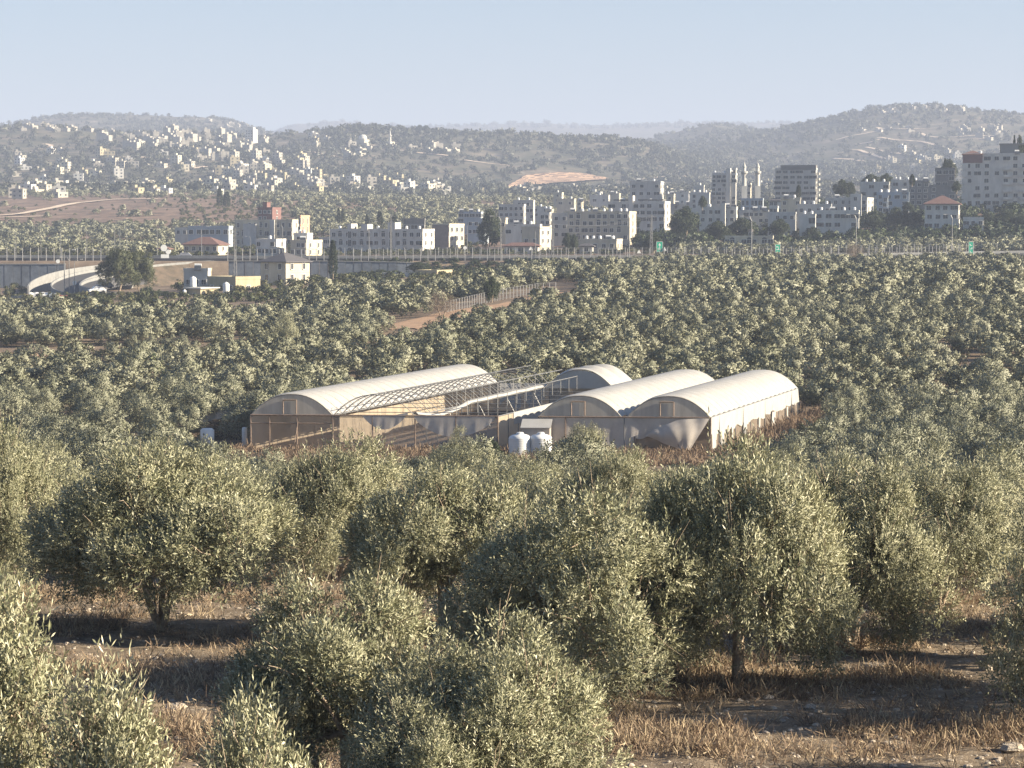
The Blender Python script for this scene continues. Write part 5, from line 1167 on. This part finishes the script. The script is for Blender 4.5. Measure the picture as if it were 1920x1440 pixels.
# ================================================================== HIGHWAY
YR = 802
def rx(px, Y=YR): return pxx(px, Y)
ctl = [(-300, 806), (100, 806), (400, 803), (700, 802), (1000, 804), (1300, 808), (1500, 815), (1700, 826), (1900, 838), (2300, 850)]
Q, mb = ribbon('highway', [(pxx(a, y), y, 0) for a, y in ctl], 15, None, .15); mb.grid
mb2 = MB(); zs = [G(q.x, q.y) for q in Q]; zs = np.convolve(np.pad(zs, 4, 'edge'), np.ones(9) / 9, 'valid')
def road_strip(off0, off1, dz, m, name, kind='structure', h=0.0, dash=None):
    mb = MB(); Vv = []
    for i, q in enumerate(Q):
        d = (Q[min(i + 1, len(Q) - 1)] - Q[max(i - 1, 0)]); d.z = 0; d.normalize(); nr_ = Vector((-d.y, d.x, 0))
        for o_ in (off0, off1): p = q + nr_ * o_; Vv.append((p.x, p.y, zs[i] + dz))
    n = len(Q); mb.add(Vv, [(2 * i, 2 * i + 2, 2 * i + 3, 2 * i + 1) for i in range(n - 1) if not dash or i % 2 == 0]); 
    if h:
        V2 = [(a, b_, c - h) for a, b_, c in Vv]; mb.add([Vv[2 * i] for i in range(n)] + [V2[2 * i] for i in range(n)], [(i, n + i, n + i + 1, i + 1) for i in range(n - 1)]); mb.add([Vv[2 * i + 1] for i in range(n)] + [V2[2 * i + 1] for i in range(n)], [(i, i + 1, n + i + 1, n + i) for i in range(n - 1)])
    return tag(mb.build(name, m), kind=kind)
road_strip(-9, 9, .45, M['asphalt'], 'highway', h=3)
road_strip(-8.2, -8.0, .456, M['paint'], 'edge_marking'); road_strip(8.0, 8.2, .456, M['paint'], 'edge_marking'); road_strip(-4.1, -3.95, .456, M['paint'], 'lane_marking', dash=1)
def walls_along(name, label, cat, off, z0, z1, th, i0, i1, m='concrete'):
    mb = MB(); A = []
    for i in range(i0, i1):
        q = Q[i]; d = (Q[min(i + 1, len(Q) - 1)] - Q[max(i - 1, 0)]); d.z = 0; d.normalize(); nr_ = Vector((-d.y, d.x, 0))
        for o_, z in ((off, z0), (off, z1), (off + th, z1), (off + th, z0)): p = q + nr_ * o_; A.append((p.x, p.y, zs[i] + z))
    n = i1 - i0; mb.add(A, [(4 * i + j, 4 * i + 4 + j, 4 * i + 4 + (j + 1) % 4, 4 * i + (j + 1) % 4) for i in range(n - 1) for j in range(4)] + [(0, 1, 2, 3), (4 * n - 1, 4 * n - 2, 4 * n - 3, 4 * n - 4)])
    o = mb.build(name, M[m]); return tag(o, label, cat)
walls_along('crash_barrier', 'low concrete barrier down the middle of the highway', 'barrier', 0, .4, 1.2, .35, 0, len(Q))
def nearest(px): return min(range(len(Q)), key=lambda i: abs(rc(Q[i].x, Q[i].y)[0] - px))
def fence(label, off, px0, px1, step, h, tilt, zoff=.3, rails=(.15, .5, .98), group=None):
    i0, i1 = nearest(px0), nearest(px1); pts = []
    for i in range(i0, i1 + 1):
        q = Q[i]; d = (Q[min(i + 1, len(Q) - 1)] - Q[max(i - 1, 0)]); d.z = 0; d.normalize(); nr_ = Vector((-d.y, d.x, 0)); p = q + nr_ * off; p.z = zs[i] + zoff; pts.append(p)
    return fence_pts(label, pts, step, h, rails)
pm = MB(); pm.box(-.07, .07, -.07, .07, -.8, 2.6); PM = pm.mesh('post', M['frame'])
def fence_pts(label, pts, step, h, rails, mesh=True):
    t = thing('wire_fence', label, 'fence', pts[0]); L_ = [0]
    for a, b_ in zip(pts, pts[1:]): L_.append(L_[-1] + (b_ - a).length)
    n = min(99, int(L_[-1] / step)); o0 = Vector(pts[0])
    def at(s):
        k = min(max(np.searchsorted(L_, s) - 1, 0), len(pts) - 2); return pts[k].lerp(pts[k + 1], (s - L_[k]) / max(L_[k + 1] - L_[k], 1e-6)) - o0
    for k in range(n + 1):
        o = link('post', PM, t, at(L_[-1] * k / n)); o.scale = (1, 1, h / 2.6)
    mb = MB()
    for f in rails: mb.tube([at(L_[-1] * k / (n * 1)) + Vector((0, 0, h * f)) for k in range(n + 1)], .035, 3, cap=False)
    nn = n * 4
    for k in range(nn): p = at(L_[-1] * (k + .5) / nn); mb.tube([p, p + Vector((0, 0, h * .98))], .012, 3, cap=False)
    mb.build('wire_mesh', M['metal'], t); return t
fence('tall wire fence on the near side of the highway, left end', -10, -60, 215, 2.35, 3.2, 0)
fence('tall wire fence on the near side of the highway, centre', -10, 440, 1290, 2.2, 3.0, 0)
fence('tall wire fence on the near side of the highway, right part', -10, 1290, 1760, 2.4, 2.8, 0)
fence('wire fence on the far side of the highway, centre', 14, 610, 1220, 2.6, 2.6, 0, .9)
fence('wire fence on the far side of the highway, right part', 14, 1220, 1900, 2.6, 2.6, 0, .9)
fp = []
for a, b_ in ((835, 588), (870, 580), (905, 571), (940, 563), (975, 557), (1010, 551), (1042, 549)): p = hit(a, b_, 350, 640); fp.append(p + Vector((0, 0, .1)))
fence_pts('wire fence with pale posts along the upper edge of the dirt track', fp, 2.0, 2.1, (.1, .5, .98))
# retaining walls below the highway
def panel_wall(label, pts, h0, name='retaining_wall', m='concrete', cap=True):
    """pts: (px, Y, top row, bottom row)"""
    t = thing(name, label, 'wall', Vector((0, 0, 0))); mb = MB(); cp = MB()
    W = [(Vector((pxx(a, y), y, rowz(t0, y))), rowz(b0, y)) for a, y, t0, b0 in pts]
    for (p0, b0), (p1, b1) in zip(W, W[1:]):
        n = max(1, int((p1 - p0).length / 2.4)); d = (p1 - p0); d.z = 0; d.normalize(); nn = Vector((d.y, -d.x, 0))
        for k in range(n):
            a = p0.lerp(p1, k / n); c = p0.lerp(p1, (k + .96) / n); ba = b0 + (b1 - b0) * k / n; s = nn * (.05 * ((k * 7) % 3))
            mb.add([(a.x + s.x, a.y + s.y, ba - 1), (c.x + s.x, c.y + s.y, ba - 1), (c.x + s.x, c.y + s.y, c.z), (a.x + s.x, a.y + s.y, a.z), (a.x - nn.x * .5, a.y - nn.y * .5, ba - 1), (c.x - nn.x * .5, c.y - nn.y * .5, ba - 1), (c.x - nn.x * .5, c.y - nn.y * .5, c.z), (a.x - nn.x * .5, a.y - nn.y * .5, a.z)], [(0, 1, 2, 3), (5, 4, 7, 6), (3, 2, 6, 7), (4, 0, 3, 7), (1, 5, 6, 2)])
        cp.add([p0 + nn * .22 + Vector((0, 0, .01)), p1 + nn * .22 + Vector((0, 0, .01)), p1 + nn * .22 + Vector((0, 0, .25)), p0 + nn * .22 + Vector((0, 0, .25)), p0 - nn * .6 + Vector((0, 0, .01)), p1 - nn * .6 + Vector((0, 0, .01)), p1 - nn * .6 + Vector((0, 0, .25)), p0 - nn * .6 + Vector((0, 0, .25))], [(0, 1, 2, 3), (5, 4, 7, 6), (3, 2, 6, 7), (4, 0, 3, 7), (1, 5, 6, 2), (0, 4, 5, 1)])
    mb.build('panels', M[m], t); cp.build('coping', M['concrete'], t); return t
M['shaded_concrete'] = mat('shaded_grey_concrete', (0.15, 0.17, 0.20), 0.9, 0.3, .5, bump=.4)  # concrete darkened and blued to carry the shade on these walls
panel_wall('high grey retaining wall under the highway at the left edge', [(-120, 779, 496, 545), (125, 779, 496, 540)], 6, m='shaded_concrete')
panel_wall('grey panelled retaining wall between the hip roofed house and the embankment', [(430, 779, 490, 524), (600, 779, 490, 520), (745, 779, 492, 516), (800, 779.5, 494, 508)], 5, m='shaded_concrete')
panel_wall('long low pale wall rising to the right behind the road', [(1560, 930, 466, 474), (1700, 945, 459, 468), (1800, 955, 453, 463), (1930, 965, 444, 456), (2050, 970, 442, 454)], 2)
# ramp: curved slip road with two parapets
def W3(L_): return [Vector((pxx(a, y), y, rowz(r_, y))) for a, y, r_ in L_]
def spline(pts, seg=8):
    o = []
    for i in range(len(pts) - 1):
        p0, p1, p2, p3 = pts[max(i - 1, 0)], pts[i], pts[i + 1], pts[min(i + 2, len(pts) - 1)]
        for k in range(seg): t_ = k / seg; o.append(.5 * (2 * p1 + (p2 - p0) * t_ + (2 * p0 - 5 * p1 + 4 * p2 - p3) * t_ ** 2 + (3 * p1 - p0 - 3 * p2 + p3) * t_ ** 3))
    return o + [pts[-1]]
def profile(path, prof, m, name, closed=True):
    """sweep an offset/height outline along a path"""
    mb = MB(); A = []
    for i, q in enumerate(path):
        d = (path[min(i + 1, len(path) - 1)] - path[max(i - 1, 0)]); d.z = 0; d.normalize(); nr_ = Vector((-d.y, d.x, 0))
        A += [q + nr_ * o_ + Vector((0, 0, z)) for o_, z in prof]
    n = len(prof); mb.add(A, [(n * i + j, n * i + (j + 1) % n, n * i + n + (j + 1) % n, n * i + n + j) for i in range(len(path) - 1) for j in range(n if closed else n - 1)] + [tuple(range(n)), tuple((len(path) - 1) * n + k for k in reversed(range(n)))])
    return mb.build(name, m)
S_ = spline(W3([(470, 803, 489), (400, 798, 491), (330, 790, 495), (270, 781, 500), (225, 771, 506), (178, 757, 514), (146, 744, 523), (126, 730, 534), (128, 716, 545), (150, 704, 553), (200, 696, 556)]))
tag(profile(S_, [(-3.6, 0), (3.6, 0), (3.6, -1.5), (-3.6, -1.5)], M['asphalt'], 'slip_road'), kind='structure')
tag(profile(S_, [(-3.95, -3.5), (-3.61, -3.5), (-3.61, .75), (-3.95, .75)], M['concrete'], 'parapet_wall'), 'low pale concrete parapet on the outside of the curved slip road', 'wall')
tag(profile(S_, [(3.61, -1.5), (3.9, -1.5), (3.9, .55), (3.61, .55)], M['concrete'], 'parapet_wall'), 'inner low concrete kerb wall of the curved slip road', 'wall')
M['bank'] = mat('brown_scrubby_bank', (0.17, 0.125, 0.09), 0.95, .4, .35, bump=.5, col2=(0.06, 0.055, 0.038))
tag(profile(S_, [(3.9, -.1), (15, -7), (15, -9), (3.9, -9)], M['bank'], 'embankment'), kind='structure')
ow = spline(W3([(300, 796, 497), (240, 790, 502), (185, 781, 508), (130, 768, 516), (90, 752, 526), (64, 737, 538), (56, 724, 548)]))
tag(profile(ow, [(-.4, -6), (0, -6), (0, 1.7), (-.4, 1.7)], M['concrete'], 'screen_wall'), 'tall grey screen wall curving outside the slip road, ending in a square post', 'wall')
in2 = spline(W3([(250, 756, 520), (205, 745, 522), (168, 730, 529), (152, 717, 538), (165, 706, 545), (200, 699, 548)]))
tag(profile(in2, [(-.25, -3), (.25, -3), (.25, .8), (-.25, .8)], M['concrete'], 'kerb_wall'), 'small curved concrete wall inside the slip road loop', 'wall')
tag(profile(in2, [(.3, .02), (5, .02), (5, -2), (.3, -2)], M['asphalt'], 'side_road'), kind='structure')
# lamps, poles, signs
def lamp_mesh(h, arm=1.8, side=1):
    mb = MB(); mb.tube([(0, 0, -1), (0, 0, h * .9), (side * arm * .25, 0, h * .985), (side * arm, 0, h)], [.13, .09, .07, .055], 6); hd = MB(); hd.box(min(side * arm, side * (arm + .9)), max(side * arm, side * (arm + .9)), -.16, .16, h - .1, h + .08); return mb, hd
LM = [lamp_mesh(11, 1.8, s) for s in (-1, 1)]; LMm = [(a.mesh('pole', M['metal']), b_.mesh('lamp_head', M['frame'])) for a, b_ in LM]
lamps = [(30, 486, 434, 800, -1), (77, 484, 433, 800, 1), (113, 484, 430, 800, 1), (163, 487, 431, 800, -1), (215, 480, 427, 812, -1), (225, 480, 428, 815, 1), (238, 480, 430, 812, 1), (295, 482, 428, 812, -1), (378, 483, 424, 805, 1), (428, 480, 433, 812, 1), (470, 488, 443, 795, -1), (121, 556, 468, 700, 1), (130, 553, 482, 700, -1), (140, 552, 486, 698, 1),
 (530, 480, 420, 812, -1), (618, 486, 421, 800, 1), (692, 478, 415, 812, 1), (733, 488, 414, 796, 1), (808, 478, 417, 812, 1), (876, 472, 417, 815, 1), (939, 488, 405, 792, -1), (1004, 486, 428, 800, 1), (1180, 482, 400, 800, -1), (1409, 494, 405, 780, -1), (1605, 478, 402, 795, -1), (1785, 470, 402, 800, -1), (105, 520, 486, 745, 1), (210, 486, 450, 800, 1)]
ns_ = sorted(range(len(lamps)), key=lambda i: lamps[i][0])
for i, (px, rb, rt, Y, sd_) in enumerate(lamps):
    p = P(px, rb, Y); h = rowz(rt, Y) - p.z; t = thing('street_lamp', 'grey street lamp by the highway, %s from the left' % nth(ns_.index(i) + 1), 'street lamp', p, 0, 'street lamps along the highway', (h / 11, h / 11, h / 11))
    a, b_ = LMm[0 if sd_ < 0 else 1]; link('pole', a, t); link('lamp_head', b_, t)
def lattice(label, px, rb, rt, Y, w0=1.0):
    p = P(px, rb, Y); h = rowz(rt, Y) - p.z; t = thing('power_pole', label, 'power pole', p, .3); mb = MB(); n = 9
    for k in range(4):
        a = k * math.pi / 2 + .785; mb.tube([(math.cos(a) * w0 * .6, math.sin(a) * w0 * .6, -.5), (math.cos(a) * .18, math.sin(a) * .18, h)], .07, 4)
        for j in range(n):
            f0, f1 = j / n, (j + 1) / n; r0, r1 = w0 * .6 * (1 - f0) + .18 * f0, w0 * .6 * (1 - f1) + .18 * f1; a2 = a + math.pi / 2; mb.tube([(math.cos(a) * r0, math.sin(a) * r0, h * f0), (math.cos(a2) * r1, math.sin(a2) * r1, h * f1)], .035, 3)
    mb.build('lattice', M['metal'], t); mb = MB(); mb.tube([(-1.4, 0, h - .6), (1.4, 0, h - .6)], .07, 4); mb.tube([(-1.0, 0, h - 1.6), (1.0, 0, h - 1.6)], .06, 4); mb.build('cross_arm', M['metal'], t); return p + Vector((0, 0, h - .5))
w1 = lattice('grey lattice power pole left of the hip roofed house', 441, 516, 427, 765)
w2 = lattice('lattice power pole left of the long cream block', 1036, 503, 417, 785)
w3 = lattice('lattice power pole right of the white apartment block with blue wall', 1221, 472, 403, 860)
w4 = lattice('tall thin pole in front of the white apartments', 733, 488, 402, 790, .5)
def wire(a, b_, sag, dx):
    mb = MB(); mb.tube([a.lerp(b_, k / 16) + Vector((dx, 0, -sag * math.sin(math.pi * k / 16))) for k in range(17)], .03, 3, cap=False); return mb
for dx in (-1.2, 1.2): tag(wire(w2, w3, 1.5, dx).build('power_line', M['metal']), 'thin power line between the two lattice poles, %s wire' % ('nearer' if dx > 0 else 'farther'), 'power line')
# far transmission pylons
for px, rb, rt, Y, lab in [(1350, 272, 243, 4800, 'far pylon on the slope below the small pointed hill'), (1472, 262, 232, 4400, 'far pylon at the left foot of the right hill'), (1145, 272, 254, 4200, 'far pylon in the hazy middle gap')]:
    lattice(lab, px, rb, rt, Y, 4.0)
def sign(label, px, r0, r1, wpx, Y, kind):
    zt, zb_ = rowz(r0, Y), rowz(r1, Y); w_ = wpx / F * Y; x = pxx(px, Y); g = G(x, Y); t = thing('road_sign', label, 'road sign', (x, Y, zb_), .12, 'green road signs'); h = zt - zb_
    mb = MB(); mb.box(-w_ / 2, w_ / 2, -.06, .06, 0, h); mb.build('board', M['sign_green'], t)
    mb = MB(); b_ = .08; mb.box(-w_ / 2, w_ / 2, -.09, -.062, 0, b_); mb.box(-w_ / 2, w_ / 2, -.09, -.062, h - b_, h); mb.box(-w_ / 2, -w_ / 2 + b_, -.09, -.062, b_, h - b_); mb.box(w_ / 2 - b_, w_ / 2, -.09, -.062, b_, h - b_)
    if kind == 'arrow':
        mb.box(-.07, .07, -.085, -.062, h * .2, h * .8); mb.add([(-.4, -.08, h * .62), (.4, -.08, h * .62), (0, -.08, h * .85)], [(0, 1, 2)])
        for k in range(3): mb.box(-w_ * .3, w_ * .3 - .2 * k, -.088, -.062, h * (.14 + .1 * k), h * (.17 + .1 * k))
    elif kind == 'two':
        mb.box(-w_ * .32, w_ * .1, -.085, -.062, h * .62, h * .72); mb.box(-w_ * .3, w_ * .3, -.085, -.062, h * .3, h * .38); mb.box(w_ * .08, w_ * .18, -.084, -.061, h * .38, h * .6)
    else:
        for k in range(3): z = h * (.68 - .27 * k); mb.box(-w_ * .25, w_ * .25, -.085, -.062, z, z + .12); mb.box(-w_ * .25, -w_ * .12, -.084, -.0615, z + .12, z + h * .15) if k != 1 else mb.box(w_ * .12, w_ * .25, -.084, -.0615, z + .12, z + h * .15)
    mb.build('lettering', M['paint'], t); mb = MB(); mb.box(-w_ * .35, -w_ * .35 + .12, .062, .18, g - zb_ - .5, h * .9); mb.box(w_ * .35 - .12, w_ * .35, .062, .18, g - zb_ - .5, h * .9); mb.build('post', M['metal'], t)
sign('left green road sign with a white arrow beside the highway', 1236, 453, 472, 12, 797, 'arrow')
sign('middle green road sign, small with white lines', 1457, 458, 473, 10, 800, 'two')
sign('right tall narrow green sign among the treetops', 1818, 453, 477, 9, 790, 'tall')
def disc_sign(label, px, rb, rt, Y, kind, m='paint'):
    p = P(px, rb, Y); h = rowz(rt, Y) - p.z; t = thing('road_sign', label, 'road sign', p, .1); mb = MB(); mb.tube([(0, 0, -.8), (0, 0, h - .4)], .05, 5); mb.build('post', M['metal'], t); mb = MB()
    if kind == 'tri': mb.add([(-.65, -.08, h - 1.1), (.65, -.08, h - 1.1), (0, -.08, h), (-.65, -.12, h - 1.1), (.65, -.12, h - 1.1), (0, -.12, h)], [(3, 4, 5), (2, 1, 0), (0, 1, 4, 3), (1, 2, 5, 4), (2, 0, 3, 5)])
    elif kind == 'disc': mb.tube([(0, -.08, h - .6), (0, -.12, h - .6)], .55, 16)
    else: mb.tube([(-.4, -.08, h - .8), (-.4, -.12, h - .8)], 1.0, 16); mb.tube([(.9, -.08, h - 2.0), (.9, -.12, h - 2.0)], .7, 14); mb.box(-1.3, 1.1, -.12, -.08, h - 4.0, h - 2.7)
    mb.build('plate', M[m], t)
disc_sign('white triangular sign back beside the highway fence', 1198, 486, 468, 794, 'tri'); disc_sign('small triangular sign right of the left green sign', 1246, 482, 463, 797, 'tri'); disc_sign('round white sign on the fence left of the small cream block', 995, 486, 462, 794, 'tri')
disc_sign('cluster of white sign backs above the slip road', 310, 482, 460, 800, 'multi'); disc_sign('small round sign at the bend of the slip road', 140, 548, 526, 706, 'disc'); disc_sign('small round sign right of the shop block', 872, 484, 461, 800, 'disc'); disc_sign('white rectangular lamp like sign at the left wall', 109, 520, 486, 750, 'disc'); disc_sign('small white sign near the fence in front of apartments', 1231, 488, 480, 794, 'disc')
# vehicles
def car(label, px, rb, Y, rz, col, L_=4.5, W_=1.85, H_=1.7, name='parked_car', cat='car', rot=0):
    m = mat('car_paint_' + col[0], col[1], .3, .05, 2, spec=.6); p = P(px, rb, Y); t = thing(name, label, cat, p, rz)
    prof = [(-L_ / 2, .35), (-L_ / 2, .85), (-L_ / 2 + .15, 1.0), (-L_ * .28, 1.05), (-L_ * .17, H_), (L_ * .30, H_ - .02), (L_ * .45, 1.05), (L_ / 2, .98), (L_ / 2, .4)]
    mb = MB(); n = len(prof); V_ = []
    for y, k in ((-W_ / 2, 1), (W_ / 2, 1)): V_ += [(a, y * (.86 if z > 1.2 else 1), z) for a, z in prof]
    mb.add(V_, [tuple(range(n)), tuple(n + k for k in reversed(range(n)))] + [(k, n + k, n + (k + 1) % n, (k + 1) % n) for k in range(n)]); mb.build('body', m, t)
    mb = MB(); 
    for y in (-W_ / 2 * .94 - .02, W_ / 2 * .94 + .02): mb.add([(-L_ * .22, y, 1.1), (L_ * .36, y, 1.1), (L_ * .27, y * .93, H_ - .12), (-L_ * .14, y * .93, H_ - .12)], [(0, 1, 2, 3)])
    mb.build('window', M['glass'], t)
    for a in (-L_ * .32, L_ * .32):
        for y in (-W_ / 2 - .02, W_ / 2 - .2): mb = MB(); mb.tube([(a, y, .33), (a, y + .22, .33)], .33, 14); mb.build('wheel', M['black'], t)
car('dark off road car driving on the highway', 1335, 487, 800, .05, ('black', (.03, .03, .035)), 5.0, 2, 1.9)
car('white car parked inside the slip road loop', 182, 549, 697, .4, ('white', (.7, .7, .7)))
car('blue grey car right behind the white one in the loop', 196, 541, 706, .5, ('blue', (.12, .17, .27)))
car('grey car on the highway left of the red roofed house', 345, 484, 806, 0, ('grey', (.3, .3, .32)))
car('red car among the trees left of the slip road', 115, 566, 680, 0, ('red', (.5, .08, .06)))
car('black car at the far left among the olives', 30, 572, 672, .2, ('black', (.03, .03, .035)), 6, 2.2, 2.4)
t = thing('parked_truck', 'truck with white canvas load cover left of the slip road', 'truck', P(76, 570, 684), .1)
mb = MB(); mb.box(-2.9, 2.2, -1.2, 1.2, .8, 1.3); mb.build('chassis', M['black'], t); mb = MB(); mb.grid(lambda s, q: Vector((-2.9 + 4.9 * s, -1.25 + 2.5 * q, 1.3 + 1.7 * math.sin(math.pi * q) ** .4 + .08 * math.sin(s * 20))), 14, 10); mb.build('canvas', M['tank'], t)
mb = MB(); mb.box(2.25, 4.0, -1.15, 1.15, .6, 2.6); mb.box(2.6, 4.02, -1.0, 1.0, 2.6, 2.75); mb.build('cab', M['stone_blue'], t)
for a in (-2.2, -1.1, 3.2):
    for y in (-1.25, 1.0): mb = MB(); mb.tube([(a, y, .45), (a, y + .25, .45)], .48, 14); mb.build('wheel', M['black'], t)
# ------------------------------------------------------------------ air
hz = MB(); hz.box(-7000, 7000, -60, 13200, -8, 560)
m, t, b = new_mat('haze_air'); t.nodes.remove(b)
pv = t.nodes.new('ShaderNodeVolumePrincipled'); pv.inputs['Color'].default_value = (0.585, 0.675, 0.90, 1); pv.inputs['Density'].default_value = HAZE_D
pv.inputs['Anisotropy'].default_value = 0.0
t.links.new(pv.outputs[0], t.nodes['Material Output'].inputs['Volume'])
tag(hz.build('haze', m), kind='stuff')
